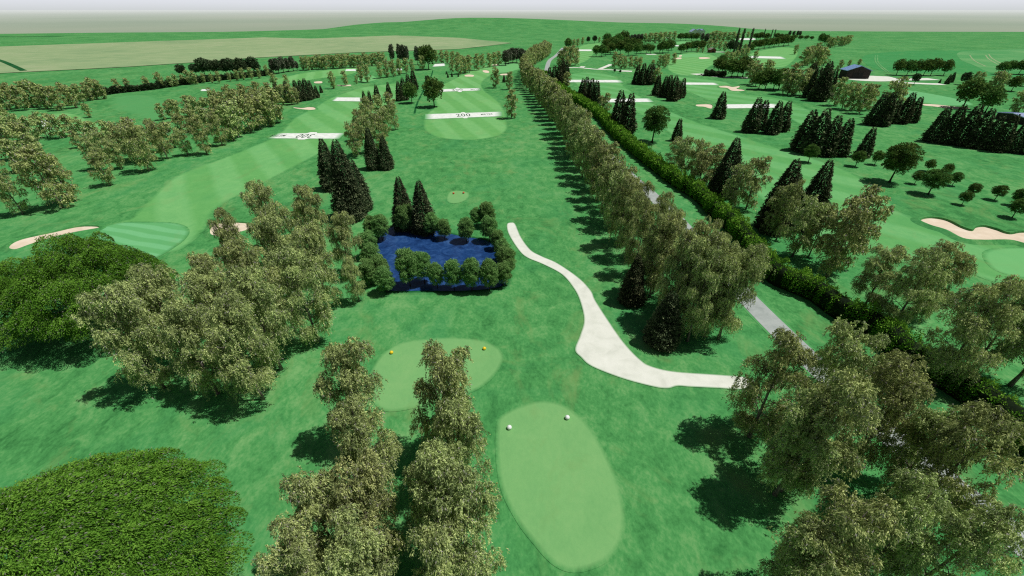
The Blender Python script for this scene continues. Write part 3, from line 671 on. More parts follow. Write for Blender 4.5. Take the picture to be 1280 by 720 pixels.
# ------------------------------------------------------------------ tee markers, barn, sheds
def marker(px, py, r, mat, label, grp):
    x, y = G(px, py); V, Fc = [], []; k = 14
    prof = [(0.0, 1.0), (0.38, 0.93), (0.72, 0.70), (0.93, 0.36), (1.0, 0.0), (0.93, -0.36), (0.72, -0.70), (0.5, -0.86)]
    for (a, b) in prof:
        for j in range(k): t = 2*math.pi*j/k; V.append((a*r*math.cos(t), a*r*math.sin(t), r*0.86*0.9+b*r*0.9))
    for i in range(len(prof)-1):
        for j in range(k): Fc.append((i*k+j, (i+1)*k+j, (i+1)*k+(j+1) % k, i*k+(j+1) % k))
    Fc.append(tuple((len(prof)-1)*k+j for j in range(k))[::-1])
    root = empty('tee_marker', (x, y, 0.05)); tag(root, label, 'tee marker', grp)
    link('ball', mesh('ball', V, Fc, mat, True), root)
    V, Fc = [], []; tube(V, Fc, [(0, 0, 0), (0, 0, r*0.12)], [r*0.62, r*0.55], 12); link('foot', mesh('foot', V, Fc, M['ink'], False), root)
marker(636.7, 536, 0.36, M['white'], 'white tee marker at the left edge of the near oval tee', 'white tee markers')
marker(709, 523.5, 0.36, M['white'], 'white tee marker at the right edge of the near oval tee', 'white tee markers')
marker(489.7, 442, 0.32, M['yellow'], 'yellow tee marker left on the tee behind the birches', 'yellow tee markers')
marker(605.5, 437, 0.32, M['yellow'], 'yellow tee marker right on the tee behind the birches', 'yellow tee markers')
marker(567, 242.6, 0.34, M['red'], 'orange red tee marker left on the tiny tee beyond the pond', 'red tee markers')
marker(579.5, 242, 0.34, M['red'], 'orange red tee marker right on the tiny tee beyond the pond', 'red tee markers')

def box(V, Fc, x0, x1, y0, y1, z0, z1):
    b = len(V); V += [(x0, y0, z0), (x1, y0, z0), (x1, y1, z0), (x0, y1, z0), (x0, y0, z1), (x1, y0, z1), (x1, y1, z1), (x0, y1, z1)]
    Fc += [tuple(b+i for i in f) for f in ((0, 3, 2, 1), (4, 5, 6, 7), (0, 1, 5, 4), (1, 2, 6, 5), (2, 3, 7, 6), (3, 0, 4, 7))]
def gable(name, px, py, Wd, Dp, eave, ridge, rz, wall, roof, label, cat, over=0.8, doors=(), windows=(), wallname='wall'):
    """gable front faces the viewer"""
    x, y = G(px, py); root = empty(name, (x, y, 0.09), rz); tag(root, label, cat)
    h = Wd/2
    V = [(-h, 0, 0), (h, 0, 0), (h, 0, eave), (0, 0, ridge), (-h, 0, eave), (-h, Dp, 0), (h, Dp, 0), (h, Dp, eave), (0, Dp, ridge), (-h, Dp, eave)]
    Fc = [(0, 1, 2, 3, 4), (6, 5, 9, 8, 7), (1, 6, 7, 2), (5, 0, 4, 9), (0, 5, 6, 1)]
    link(wallname, mesh(wallname, V, Fc, wall), root)
    V, Fc = [], []; th = 0.35; sl_ = (ridge-eave)/h
    for s in (-1, 1):
        xe = s*(h+over); ze = eave-sl_*over
        b = len(V); pr = [(0, ridge+0.05), (0, ridge+0.05+th), (xe, ze+0.05+th), (xe, ze+0.05)]
        for yy in (-over, Dp+over):
            for (a, c) in pr: V.append((a, yy, c))
        Fc += [tuple(b+i for i in f) for f in ((0, 1, 2, 3), (7, 6, 5, 4), (1, 5, 6, 2), (3, 2, 6, 7), (0, 3, 7, 4))]
    rf = link('roof', mesh('roof', V, Fc, roof), root)
    V, Fc = [], []                                    # standing seams
    for s in (-1, 1):
        k = int(Dp/1.2)
        for i in range(k+1):
            yy = i*Dp/k; a0, a1 = (0.1*s, ridge+th+0.1), (s*(h+over*0.95), eave-sl_*over*0.95+th+0.1)
            tube(V, Fc, [(a0[0], yy, a0[1]), (a1[0], yy, a1[1])], [0.05, 0.05], 4)
    link('seams', mesh('seams', V, Fc, roof), rf)
    for (a, b_, c) in doors:
        V, Fc = [], []; box(V, Fc, a, b_, -0.10, -0.02, 0.05, c); link('door', mesh('door', V, Fc, M['dark']), root)
    for (a, b_, c, d) in windows:
        V, Fc = [], []; box(V, Fc, a, b_, -0.10, -0.02, c, d); link('window', mesh('window', V, Fc, M['dark']), root)
    V, Fc = [], []; box(V, Fc, -h-over, h+over, -over-0.02, -over+0.10, -1, -0.9)
    return root
gable('barn', 1070.5, 98.5, 19, 11, 6.2, 9.6, -0.12, M['planks'], M['roof'], 'dark plank barn with pale blue gable roof on the gravel yard', 'barn', doors=((-4.2, -0.1, 4.6), (0.1, 4.2, 4.6)), wallname='plank_wall')
gable('shed', 1275, 152, 16, 6, 2.8, 3.8, 1.57, M['planks'], M['roof_white'], 'low shed with pale blue ribbed roof behind the right conifers', 'shed', 0.5)
gable('hut', 891, 66, 8, 8, 3.5, 5.5, 0.1, M['redwall'], M['tile'], 'small rusty red hut at the far woodland edge', 'hut', 0.5, doors=((-1.2, 1.2, 2.4),))
for (px, ww, rr, lb) in ((868, 16, 0.1, 'left'), (873, 20, -0.2, 'middle'), (877.5, 14, 0.2, 'right')):
    gable('house', px, 43.2, ww, 14, 6, 11, rr, M['plaster'], M['roof_white'], 'tiny pale roofed house on the horizon, %s one of three' % lb, 'house', 0.8, doors=((-1, 1, 2.2),), windows=((-5, -3, 1.5, 3.2), (3, 5, 1.5, 3.2)))

# ------------------------------------------------------------------ hedge
def hedge(name, line, hh, ww, N, ln, wd, label, leafm, seed=5, inner=True):
    rng = np.random.default_rng(seed); L_ = np.array(line); seg = np.linalg.norm(np.diff(L_, axis=0), axis=1); cum = np.concatenate([[0], np.cumsum(seg)])
    # more leaves where the hedge is near the viewpoint
    dist = np.linalg.norm((L_[1:]+L_[:-1])/2, axis=1); wg = seg/np.minimum(dist, 260)**1.2; wg /= wg.sum()
    i = rng.choice(len(seg), N, p=wg); t = rng.uniform(0, 1, N); s = cum[i]+t*seg[i]
    C0 = L_[i]*(1-t[:, None])+L_[i+1]*t[:, None]; d = (L_[i+1]-L_[i])/seg[i][:, None]; nn = np.stack([-d[:, 1], d[:, 0]], 1)
    bump = 0.86+0.14*np.sin(s*0.9+np.sin(s*0.23)*3)+0.10*np.sin(s*2.3+1)+0.06*np.sin(s*5.1)
    a = rng.uniform(-0.35, math.pi+0.35, N)
    side = np.sign(np.cos(a))
    x = np.cos(a); z = np.sin(a)
    cx = np.sign(x)*np.abs(x)**0.6*ww/2*bump*rng.uniform(0.82, 1.05, N); cz = hh*(0.42+0.58*np.clip(z, -0.6, 1))*bump*rng.uniform(0.86, 1.04, N)
    cz = np.where(rng.uniform(0, 1, N) < 0.30, rng.uniform(0.05, 0.75, N)*hh, cz)
    C = np.concatenate([C0+nn*cx[:, None], cz[:, None]], 1)
    far = np.clip(np.linalg.norm(C0, axis=1)/85, 1, 4)[:, None]
    ax = np.concatenate([nn*x[:, None], (z*0.9+0.2)[:, None]], 1)+rng.normal(size=(N, 3))*0.5
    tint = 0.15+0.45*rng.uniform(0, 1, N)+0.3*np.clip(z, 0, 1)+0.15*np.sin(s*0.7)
    root = empty(name, (0, 0, 0)); tag(root, label, 'hedge')
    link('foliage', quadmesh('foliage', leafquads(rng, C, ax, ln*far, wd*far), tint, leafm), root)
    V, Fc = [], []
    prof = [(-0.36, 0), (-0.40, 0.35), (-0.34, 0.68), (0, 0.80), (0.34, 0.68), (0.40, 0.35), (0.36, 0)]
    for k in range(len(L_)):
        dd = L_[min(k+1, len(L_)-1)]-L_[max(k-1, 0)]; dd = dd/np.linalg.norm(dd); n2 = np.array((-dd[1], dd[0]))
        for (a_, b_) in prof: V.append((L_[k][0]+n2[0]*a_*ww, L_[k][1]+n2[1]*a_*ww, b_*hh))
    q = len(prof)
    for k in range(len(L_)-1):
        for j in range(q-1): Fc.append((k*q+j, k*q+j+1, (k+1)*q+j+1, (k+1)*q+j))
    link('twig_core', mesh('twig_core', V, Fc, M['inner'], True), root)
hpx = [(1330, 612), (1280, 560), (1240, 524), (1208, 500), (1176, 480), (1124, 448), (1103, 426), (1078, 410), (1046, 394), (1017, 373), (986, 360), (960, 345), (918, 292), (890, 266), (870, 247), (847, 233), (820, 213), (793, 191), (767, 168), (754, 152), (737, 139), (719, 127.5), (705, 119), (692, 110), (682, 106), (679, 102), (681, 97)]
hline = smooth_open([G(*q) for q in hpx], 4)
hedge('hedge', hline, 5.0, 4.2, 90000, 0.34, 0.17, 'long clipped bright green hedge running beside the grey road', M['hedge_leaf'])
hedge('hedge', smooth_open([G(*q) for q in [(100, 124), (135, 118), (160, 115), (190, 112), (215, 108), (260, 102), (300, 98), (340, 93)]], 4), 3.5, 4, 9000, 0.4, 0.25, 'low dark hedge at the far left between field and birches', M['dark_leaf'], 6)
hedge('hedge', smooth_open([G(*q) for q in [(880, 94.4), (892, 95), (905, 96)]], 4), 3.5, 8, 3000, 0.4, 0.25, 'short dark hedge beside the pale path patch at the far right', M['dark_leaf'], 7)

# ------------------------------------------------------------------ trees
def tops(kind, pts, fmt, group, wdt=1.0):
    """trees whose feet lie below the picture or behind crowns: (top x, top y, height in metres)"""
    pts = sorted(pts, key=lambda q: q[1])
    for i, (tx, ty, h) in enumerate(pts):
        u, v = (tx-640)/F, (360-ty)/F; t = (h-CH)/(-ST+v*CT)
        plant(kind, u*t, (CT+v*ST)*t, h, fmt.format(o=ordw(i+1)), wdt, group)
# avenue along the road, two lines
def along(line, step, jit=1.0):
    L_ = np.array(line); seg = np.linalg.norm(np.diff(L_, axis=0), axis=1); cum = np.concatenate([[0], np.cumsum(seg)]); out = []; s = 0
    while s < cum[-1]:
        i = min(int(np.searchsorted(cum, s, side='right'))-1, len(seg)-1); t = (s-cum[i])/seg[i]; p = L_[i]*(1-t)+L_[i+1]*t
        out.append((p[0]+random.uniform(-jit, jit), p[1]+random.uniform(-jit, jit), s)); s += step(p[1])
    return out
A = [(32, 59), (28.5, 80), (26.5, 123), (25.5, 160), (24, 215), (17, 300), (11, 360), (11, 420), (20, 500), (38, 580), (50, 630)]
for i, (x, y, s) in enumerate(along(A, lambda Y: 7.5 if Y < 200 else 9.5, 1.0)):
    plant('B', x, y, random.uniform(16, 20) if y > 75 else 19.5, 'birch in the avenue row on the fairway side, %s from the near end' % ordw(i+1), random.uniform(0.85, 1.05), 'birches in the avenue row on the fairway side')
B_ = [(36, 60), (34, 80), (31.5, 100), (30, 130), (28.5, 160), (25.5, 215), (20.5, 290), (15, 340)]
for i, (x, y, s) in enumerate(along(B_, lambda Y: 9.5, 0.8)):
    plant('B', x, y, random.uniform(15.5, 19) if y > 75 else 20, 'birch in the avenue row close against the road, %s from the near end' % ordw(i+1), random.uniform(0.8, 0.95), 'birches in the avenue row close to the road')
cluster('C', [(788, 378, 316, 0.9), (826, 428, 362, 1.1)], 'black green conifer under the avenue birches beside the pale path, {o} from the left', 'conifers under the avenue birches')

cluster('B', [(838, 404, 284), (870, 412, 288), (898, 424, 300), (812, 372, 268)], 'big pale birch massed at the near end of the avenue, {o} from the left', 'big birches at the near end of the avenue', 'x', 1.0)
# near trees
tops('B', [(546, 428, 20), (566, 498, 18), (532, 560, 18), (574, 600, 18), (548, 662, 17), (420, 424, 19), (440, 500, 17), (378, 592, 17), (440, 580, 17), (430, 655, 16), (358, 660, 16)],
     'tall weeping birch standing before the tees, {o} farthest from the camera', 'weeping birches at the bottom centre')
cluster('B', [(205, 485, 352), (240, 452, 330), (273, 492, 372), (329, 499, 365), (300, 452, 330), (352, 462, 330), (398, 428, 302), (345, 412, 290), (285, 412, 312), (225, 430, 335), (313, 370, 258, 0.7), (365, 372, 255), (412, 385, 275), (404, 325, 228), (360, 335, 222), (440, 345, 262), (385, 300, 250)],
        'olive birch of the big grove left of the pond, {o} nearest to the camera', 'birches of the grove left of the pond', 'y', 1.05)
cluster('B', [(449, 377, 322)], 'small birch with bare lower trunk at the right edge of the left grove', None)
x, y = G(148, 408); plant('S', x, y, HT(408, 289), 'broad layered green tree in front of the left bunker', 0.72)
x, y = G(62, 415); plant('S', x, y, HT(415, 326), 'lower layered green tree left of the taller one before the bunker', 0.82)
x, y = G(-70, 400); plant('S', x, y, HT(402, 322), 'broad layered green tree cut by the left photo edge', 0.85)
plant('O', -39.0, 15.0, 17, 'huge bright green domed tree filling the bottom left corner', 0.98)
tops('B', [(1000, 414, 19), (1070, 458, 21), (1085, 400, 19), (1158, 446, 19), (1262, 518, 19), (1100, 632, 18), (1262, 632, 17), (1040, 500, 17), (1205, 505, 16), (1180, 610, 16), (1040, 665, 15)],
     'big weeping birch between the near tee and the road, {o} farthest from the camera', 'weeping birches at the bottom right', 1.06)
cluster('B', [(1168, 482, 346), (1262, 482, 345), (1215, 460, 360), (1078, 386, 306, 1.2), (1114, 410, 312, 1.1), (1140, 395, 300, 1.1)],
        'weeping birch just beyond the hedge at the right, {o} nearest to the camera', 'birches beyond the hedge at the right', 'y', 1.1)

# pond willows
cluster('W', [(513, 358, 308), (531, 354, 311), (547, 360, 327), (568, 362, 322), (590, 363, 320), (612, 363, 322)], 'round green willow on the near bank of the pond, {o} from the left', 'willows on the near bank of the pond', 'x', 0.86)
cluster('W', [(629, 357, 326), (633, 343, 306), (628, 328, 297), (622, 312, 286)], 'round green willow on the right bank of the pond, {o} nearest to the camera', 'willows on the right bank of the pond', 'y')
cluster('W', [(612, 302, 268), (583, 302, 270), (596, 283, 258), (609, 283, 250), (556, 299, 272), (541, 295, 264), (508, 290, 252)], 'round green willow on the far bank of the pond, {o} from the left', 'willows on the far bank of the pond')
cluster('W', [(478, 300, 266), (466, 297, 268), (463, 322, 287), (468, 338, 302), (478, 352, 318), (484, 366, 332), (464, 356, 322)], 'round green willow on the left bank of the pond, {o} nearest to the camera', 'willows on the left bank of the pond', 'y')
cluster('C', [(507, 286, 218, 0.84), (531, 290, 223, 0.9)], 'dark conifer behind the far bank of the pond, {o} from the left', 'conifers behind the pond')

# conifers and birches between the two fairways
cluster('C', [(416, 236, 170, 0.85), (440, 272, 170, 0.8), (451, 262, 196, 1.0)], 'tall dark conifer in front of the upside-down 300 band, {o} from the left', 'tall conifers between the fairways')
cluster('C', [(468, 211, 157, 0.9), (484, 211, 167, 1.0)], 'dark conifer at the near foot of the central birch clump, {o} from the left', 'conifers at the foot of the central clump')
cluster('B', [(446, 196, 150), (462, 192, 142), (478, 188, 140), (452, 176, 134), (468, 172, 128), (484, 170, 132), (494, 162, 126), (462, 160, 118), (476, 152, 116), (488, 148, 114)],
        'olive birch in the central clump between the fairways, {o} nearest to the camera', 'birches in the central clump', 'y', 1.05)
cluster('C', [(457, 134, 112, .8), (464, 134, 112, .8), (473, 130, 104, .9), (487, 122, 101, .9), (500, 126, 100, .9), (506, 125, 95, .9), (512, 118, 91, 1), (518, 112, 86, 1)], 'dark conifer behind the central clump, {o} from the left', 'conifers behind the central clump')
cluster('R', [(515, 129, 102)], 'small round green tree in front of the conifers between the fairways', None)
cluster('R', [(543, 134, 96)], 'round dark green tree beside the 200 band', None)
cluster('D', [(535, 107, 94, .8)], 'small bush behind the round tree beside the centre fairway', None)
cluster('B', [(639, 148, 110)], 'lone birch right of the 200 band', None)
cluster('B', [(620, 110, 82)], 'lone birch at the far end of the centre fairway', None)
cluster('B', [(637, 112, 88)], 'birch just left of the avenue at the far end', None)
cluster('C', [(630, 103, 93), (560, 97, 91), (565, 96, 90), (558, 93, 88), (573, 96, 91)], 'small dark bush near the far end of the centre fairway, {o} from the left', 'small bushes near the far centre')

# left side
cluster('B', [(29, 268, 212), (78, 260, 178, 1.15), (91, 251, 192), (138, 232, 184), (153, 211, 172), (187, 214, 150, 1.05), (210, 199, 150), (235, 194, 158), (259, 193, 142), (278, 182, 138), (292, 176, 128), (299, 172, 122), (314, 166, 118), (326, 162, 114), (338, 158, 110), (347, 154, 108)],
        'birch along the left edge of the left fairway, {o} from the left', 'birches along the left fairway', 'x', 1.1)
cluster('B', [(99, 185, 162), (5, 222, 183), (52, 205, 165), (30, 215, 172), (20, 200, 152), (40, 190, 150), (60, 172, 138), (77, 173, 140, 1.1), (92, 170, 141), (105, 168, 145), (15, 172, 142), (32, 176, 140), (45, 176, 143), (12, 160, 125), (125, 212, 165), (140, 203, 160), (150, 190, 148), (128, 188, 150), (168, 200, 150), (176, 190, 145), (182, 203, 152), (200, 190, 146), (218, 185, 150), (113, 147, 128)],
        'birch in the loose wood left of the left fairway, {o} from the left', 'birches in the loose left wood', 'x', 1.12)
cluster('B', [(205, 150, 128), (215, 148, 125), (225, 152, 122), (240, 145, 118), (250, 150, 118), (262, 150, 120), (275, 152, 118), (285, 150, 112), (300, 148, 110), (312, 145, 110), (322, 140, 106), (335, 138, 106), (345, 145, 113), (270, 135, 108), (290, 132, 104), (308, 130, 103), (325, 128, 100), (340, 130, 102), (245, 165, 130), (262, 168, 132), (285, 162, 122), (232, 170, 140)],
        'birch in the dense wood behind the fairway edge row, {o} from the left', 'birches in the dense left wood', 'x', 1.1)
cluster('R', [(336, 152, 122)], 'bright green tree inside the dense left wood', None)
cluster('B', [(0, 135, 102), (10, 138, 105), (22, 136, 102), (32, 138, 104), (42, 134, 100), (52, 134, 97), (60, 136, 104), (68, 136, 105), (78, 138, 106), (88, 132, 101), (95, 135, 105), (105, 130, 103), (113, 126, 102), (122, 124, 95), (130, 124, 98), (150, 116, 97), (163, 114, 97), (186, 112, 94), (203, 110, 89), (215, 109, 94), (-12, 138, 104)],
        'birch in the belt at the far left below the green strip, {o} from the left', 'birches in the far left belt', 'x', 1.1)
cluster('B', [(222, 108, 91), (230, 106, 92), (238, 106, 86), (245, 106, 88), (256, 104, 90), (266, 104, 91), (275, 104, 88), (288, 102, 90), (298, 101, 86), (305, 100, 84), (315, 100, 83), (325, 98, 85), (335, 95, 80), (345, 112, 90), (360, 110, 92)],
        'small birch before the round dark trees at the far left', 'birches before the far round dark trees', far=True)
cluster('D', [(229, 96, 80), (246, 95, 79), (257, 96, 72, 1.05), (264, 94, 74), (274, 95, 74), (284, 94, 76), (289, 94, 72), (297, 94, 76), (304, 94, 72), (311, 92, 75), (319, 92, 70), (322, 92, 76)], 'round dark tree in the far left line, {o} from the left', 'round dark trees at the far left', 'x', 1.15)
cluster('K', [(343, 92, 73), (349, 92, 71), (355, 91, 70), (361, 90, 72), (367, 89, 69), (372, 88, 76)], 'greyish column tree in the far left row, {o} from the left', 'greyish column trees at the far left', 'x', 1.1)
pts = []
for i in range(22):
    t = i/21; pts.append((380+100*t, 88-6*t+random.uniform(-.6, .6), 69-4*t+random.uniform(-1.5, 1.5)))
cluster('B', pts, 'small birch in the unbroken far belt below the pale field', 'birches of the far belt', 'x', 1.2, far=True)
cluster('B', [(417, 111, 88), (432, 107, 87), (446, 105, 94), (452, 102, 80), (460, 103, 79), (476, 98, 76), (484, 97, 74), (492, 96, 73), (500, 94, 72), (508, 92, 71), (516, 90, 73)],
        'birch standing before the far belt, {o} from the left', 'birches before the far belt', 'x', 1.0)
cluster('B', [(528, 88, 68), (545, 79, 62), (552, 79, 62), (559, 79, 62), (566, 80, 63), (573, 80, 64), (565, 90, 74), (573, 93, 68), (580, 92, 68), (587, 91, 67), (596, 88, 66), (603, 85, 66), (612, 84, 65), (618, 83, 64), (624, 82, 63)],
        'birch in the belt right of the tall far green tree, {o} from the left', 'birches right of the tall far tree', 'x', 1.1, far=True)
cluster('K', [(632, 82, 62), (636, 80, 61), (641, 79, 58), (646, 78, 59), (652, 79, 60), (657, 77, 62)], 'greyish tree left of the far end of the avenue, {o} from the left', 'greyish trees by the far avenue end', 'x', 1.3)
cluster('K', [(491, 79, 54), (500.5, 79, 54), (505, 79, 54), (509.5, 79, 56), (522, 81, 57), (527, 81, 56.5)], 'tall grey column tree rising above the far belt, {o} from the left', 'tall grey column trees', 'x', 0.75)
cluster('R', [(536, 87, 55)], 'tall green tree rising above the far belt', None)
cluster('C', [(350, 128, 101, .9), (362, 128, 99, .9), (374, 127, 98, .9), (380, 126, 98, .9), (386, 125, 96, 1), (391, 123, 99, 1), (397, 122, 106, 1)], 'dark conifer behind the small left bunker, {o} from the left', 'conifers behind the small left bunker')
cluster('C', [(402, 116, 106, 1.0)], 'small green conifer right of the dark conifers at the left', None)
cluster('B', [(355, 131, 104), (365, 131, 103), (372, 130, 108)], 'birch in front of the dark conifers at the left, {o} from the left', 'birches before the left conifers', 'x')

# between road and right fairways
cluster('C', [(686, 110, 82, .9), (692, 112, 80, .9), (698, 112, 78, .9), (703, 106, 76, .9), (708, 96, 74, .9), (703, 96, 72, .9)], 'dark conifer right of the road bend, {o} from the left', 'conifers right of the road bend')
cluster('B', [(708, 112, 88), (700, 84, 62), (706, 84, 57), (713, 83, 55), (719, 82, 58)], 'birch right of the far road, {o} from the left', 'birches right of the far road', 'x', 1.1)
cluster('R', [(710, 62, 47)], 'round tree at the left end of the far ridge trees', None)
cluster('B', [(717, 60, 48), (722, 58, 47.5), (728, 56, 46), (749, 53, 46)], 'birch on the far ridge left of the pale green, {o} from the left', 'birches on the far ridge', 'x', 1.2, far=True)
cluster('D', [(735, 54, 45.5), (743, 54, 44)], 'dark round tree on the far ridge, {o} from the left', 'dark round trees on the ridge')
cluster('C', [(727, 126, 96), (732, 124, 94), (738, 128, 96), (744, 130, 98)], 'dark conifer by the hedge in front of a white band, {o} from the left', 'conifers by the hedge', 'x')
cluster('B', [(757, 143, 115), (750, 138, 118)], 'birch beside the hedge left of the conifer pair, {o} from the left', 'birches beside the hedge', 'x')
cluster('C', [(771, 162, 109, 0.95), (783, 166, 113, 0.95)], 'big dark conifer of the pair beside the hedge, {o} from the left', 'pair of conifers beside the hedge')
cluster('R', [(815, 178, 130)], 'round dark green tree with bare trunk right of the conifer pair', None)
cluster('C', [(845, 176, 146)], 'small conifer right of the round dark green tree', None)
cluster('B', [(840, 214, 170), (850, 220, 167), (866, 225, 170), (886, 234, 178), (872, 236, 184)], 'birch just right of the hedge past the round tree, {o} from the left', 'birches right of the hedge', 'x', 1.15)
cluster('C', [(902, 244, 169, 0.95)], 'dark conifer between two birch groups right of the hedge', None)
cluster('B', [(912, 264, 198), (932, 262, 192, 1.1)], 'birch right of the dark conifer by the hedge, {o} from the left', 'birches right of the dark conifer')
cluster('C', [(964, 288, 195, 0.9), (978, 276, 215, 1.0), (1004, 284, 196, 0.85)], 'tall dark conifer behind the right birch grove, {o} from the left', 'conifers behind the right birch grove')
cluster('B', [(960, 294, 232), (990, 321, 240), (1032, 347, 248), (1046, 334, 230), (970, 300, 222, 0.7), (1010, 322, 250, 0.85)], 'olive birch in the right centre grove beyond the hedge, {o} nearest to the camera', 'birches of the right centre grove', 'y', 1.05)
cluster('R', [(1010, 203, 179)], 'small bright green tree left of the conifer row', None)

# right conifers
cluster('C', [(795, 105, 79), (802, 106, 77), (809, 106, 78), (814, 104, 78)], 'dark conifer in the group left of a tawny birch, {o} from the left', 'far conifer group left', 'x')
cluster('B', [(819, 106, 83)], 'tawny birch between two groups of dark conifers', None)
cluster('C', [(820, 119, 91), (829, 121, 93), (834, 122, 92), (840, 126, 92), (846, 124, 99), (851, 122, 96)], 'dark conifer in the group beside the far white band, {o} from the left', 'far conifer group beside the band', 'x')
cluster('C', [(897, 148, 112, 1.1)], 'lone broad conifer before the right white band', None)
cluster('C', [(937, 165, 119), (948, 161, 123), (963, 167, 123), (975, 164, 124)], 'dark conifer in the row of four, {o} from the left', 'row of four conifers', 'x', 1.05)
cluster('C', [(1000, 188, 134, 1.1), (1014, 192, 132, 1.1), (1030, 194, 141, 1.05), (1046, 194, 145, 1.05), (1077, 196, 156, 1.0)], 'black green conifer in the broad right group, {o} from the left', 'broad right conifer group')
cluster('C', [(1090, 156, 113), (1100, 157, 113), (1112, 154, 121), (1125, 154, 113), (1137, 153, 119)], 'dark conifer in the group before the barn path, {o} from the left', 'conifers before the barn path', 'x', 1.05)
cluster('C', [(1164, 177, 130, 1.15), (1180, 179, 128, 1.1), (1198, 181, 127, 1.1), (1214, 184, 132, 1.1), (1230, 186, 141, 1.1), (1244, 189, 140, 1.1), (1262, 190, 150, 1.1), (1282, 192, 148, 1.1)], 'dark conifer in the long row at the right edge, {o} from the left', 'long right conifer row', 'x', 0.9)
cluster('R', [(1111.5, 228, 176, 1.05)], 'large round green tree above the small saplings', None)
cluster('R', [(1069, 208, 187), (1093, 206, 188), (1143, 230, 213), (1160, 243, 209, 1.15), (1159, 214, 199), (1181, 219, 204), (1190, 232, 214), (1202, 256, 238), (1212, 246, 228), (1243, 250, 230), (1265, 272, 247), (1268, 257, 235)],
        'small round sapling on the right lawn, {o} from the left', 'saplings on the right lawn')

# barn surroundings and right cluster
cluster('R', [(1120, 94, 73), (1133, 94.5, 74), (1144, 94.5, 74), (1154, 94.5, 73), (1163, 94.5, 72), (1179, 94.5, 74)], 'round tree in the row of six behind the gravel path, {o} from the left', 'row of six round trees', 'x', 1.0)
cluster('D', [(1142, 106, 91)], 'small dark round tree between the two gravel paths', None)
cluster('C', [(1174, 104, 98), (1183, 105, 92), (1188, 103, 89)], 'dark bush at the right end of the gravel paths, {o} from the left', 'bushes at the end of the gravel paths')
cluster('B', [(1047, 90, 74), (1060, 84, 74), (1072, 84, 73)], 'small birch behind the barn, {o} from the left', 'birches behind the barn', 'x', 1.1)
cluster('R', [(1203, 135, 97, 1.15), (1231, 141, 108, 1.1)], 'leaning round green tree beside the far right bunker, {o} from the left', 'round trees beside the far right bunker')
cluster('D', [(1203, 106, 89)], 'dark round tree at the left of the right edge clump', None)
cluster('B', [(1216, 104, 88), (1223, 104, 89), (1236, 114, 88), (1243, 114, 87), (1250, 112, 91)], 'birch in the clump at the right edge, {o} from the left', 'birches in the right edge clump', 'x', 1.1)
cluster('R', [(1264, 114, 94, 1.1), (1249, 93, 76), (1259, 92, 75), (1273, 93, 73), (1284, 93, 74), (1281, 108, 96)], 'round green tree in the clump at the right edge, {o} from the left', 'round trees in the right edge clump', 'x', 1.1)
cluster('B', [(1266, 143, 110, 1.2), (1284, 144, 110, 1.2)], 'birch beside the low shed at the right edge, {o} from the left', 'birches beside the low shed')

# middle right woodland around the barn
cluster('R', [(948, 112, 88), (956, 112, 85), (966, 113, 86), (973, 112, 84), (944, 108, 90)], 'round dark green tree in the shady row before the barn wood, {o} from the left', 'shady row of round trees', 'x', 1.15)
cluster('B', [(935, 98, 75), (940, 106, 74), (955, 104, 73), (978, 118, 84), (984, 118, 77), (993, 120, 86), (1004, 119, 84)], 'birch left of the dark wood by the barn, {o} from the left', 'birches left of the barn wood', 'x', 1.15)
cluster('C', [(1012, 122, 80, 1.1), (1022, 126, 76, 1.1), (1033, 120, 84, 1.1), (1026, 112, 74, 1.1), (1008, 112, 76, 1.1)], 'tall dark conifer in the wood left of the barn, {o} from the left', 'conifers left of the barn')
cluster('B', [(1042, 132, 95), (1052, 136, 100), (1062, 138, 103), (1074, 142, 102), (1082, 138, 104), (1106, 148, 93)], 'light olive birch in front of the barn, {o} from the left', 'birches in front of the barn', 'x', 1.1)
cluster('B', [(1003, 84, 57), (1009, 82, 56), (1016, 88, 55), (1023, 84, 57), (1029, 82, 62), (1019, 70, 52), (993, 68, 55)], 'birch in the tall far clump up the slope from the barn, {o} from the left', 'birches up the slope from the barn', 'x', 1.2)
cluster('R', [(1025, 55, 41), (1030, 57, 43)], 'bright green tree at the left end of the ridge belt, {o} from the left', 'bright trees at the ridge belt')
cluster('B', [(1034, 60, 45), (1038, 60, 46), (1043, 59, 44), (1048, 58, 45), (1052, 58, 45), (1056, 57, 43), (1060, 56, 43)], 'birch in the short belt on the right ridge', 'birches on the right ridge', 'x', 1.25, far=True)

# far wooded knoll
cluster('R', [(745, 71, 56), (752, 71, 55), (757, 70, 57)], 'round tree at the left end of the far knoll wood, {o} from the left', 'round trees at the knoll wood end', 'x', 1.15)
cluster('R', [(757, 64, 48), (763, 68, 53), (769, 66, 47), (775, 68, 50), (785, 70, 53), (795, 69, 53), (801, 67, 54), (782, 60, 46), (772, 57, 41), (779, 55, 38), (758, 55, 41), (808, 67, 54), (813, 67, 55), (766, 60, 45), (790, 62, 47), (797, 62, 48)],
        'round green tree in the far knoll wood, {o} from the left', 'round trees of the far knoll wood', 'x', 1.2)
cluster('B', [(768, 84, 64), (774, 86, 66), (780, 86, 69), (787, 85, 69), (793, 86, 70), (799, 86, 70)], 'birch at the near foot of the far knoll wood, {o} from the left', 'birches at the foot of the knoll wood', 'x', 1.15, far=True)
cluster('D', [(768, 91, 86), (775, 92, 87)], 'small dark bush beside the pale path crossing, {o} from the left', 'bushes beside the path crossing')
cluster('K', [(785, 53, 43), (789, 53, 43), (793, 53, 42), (797, 53, 42), (801, 53, 42), (877, 52, 41), (882, 55, 41)], 'far brownish column tree on the skyline wood', 'brownish skyline trees', 'x', 1.3)
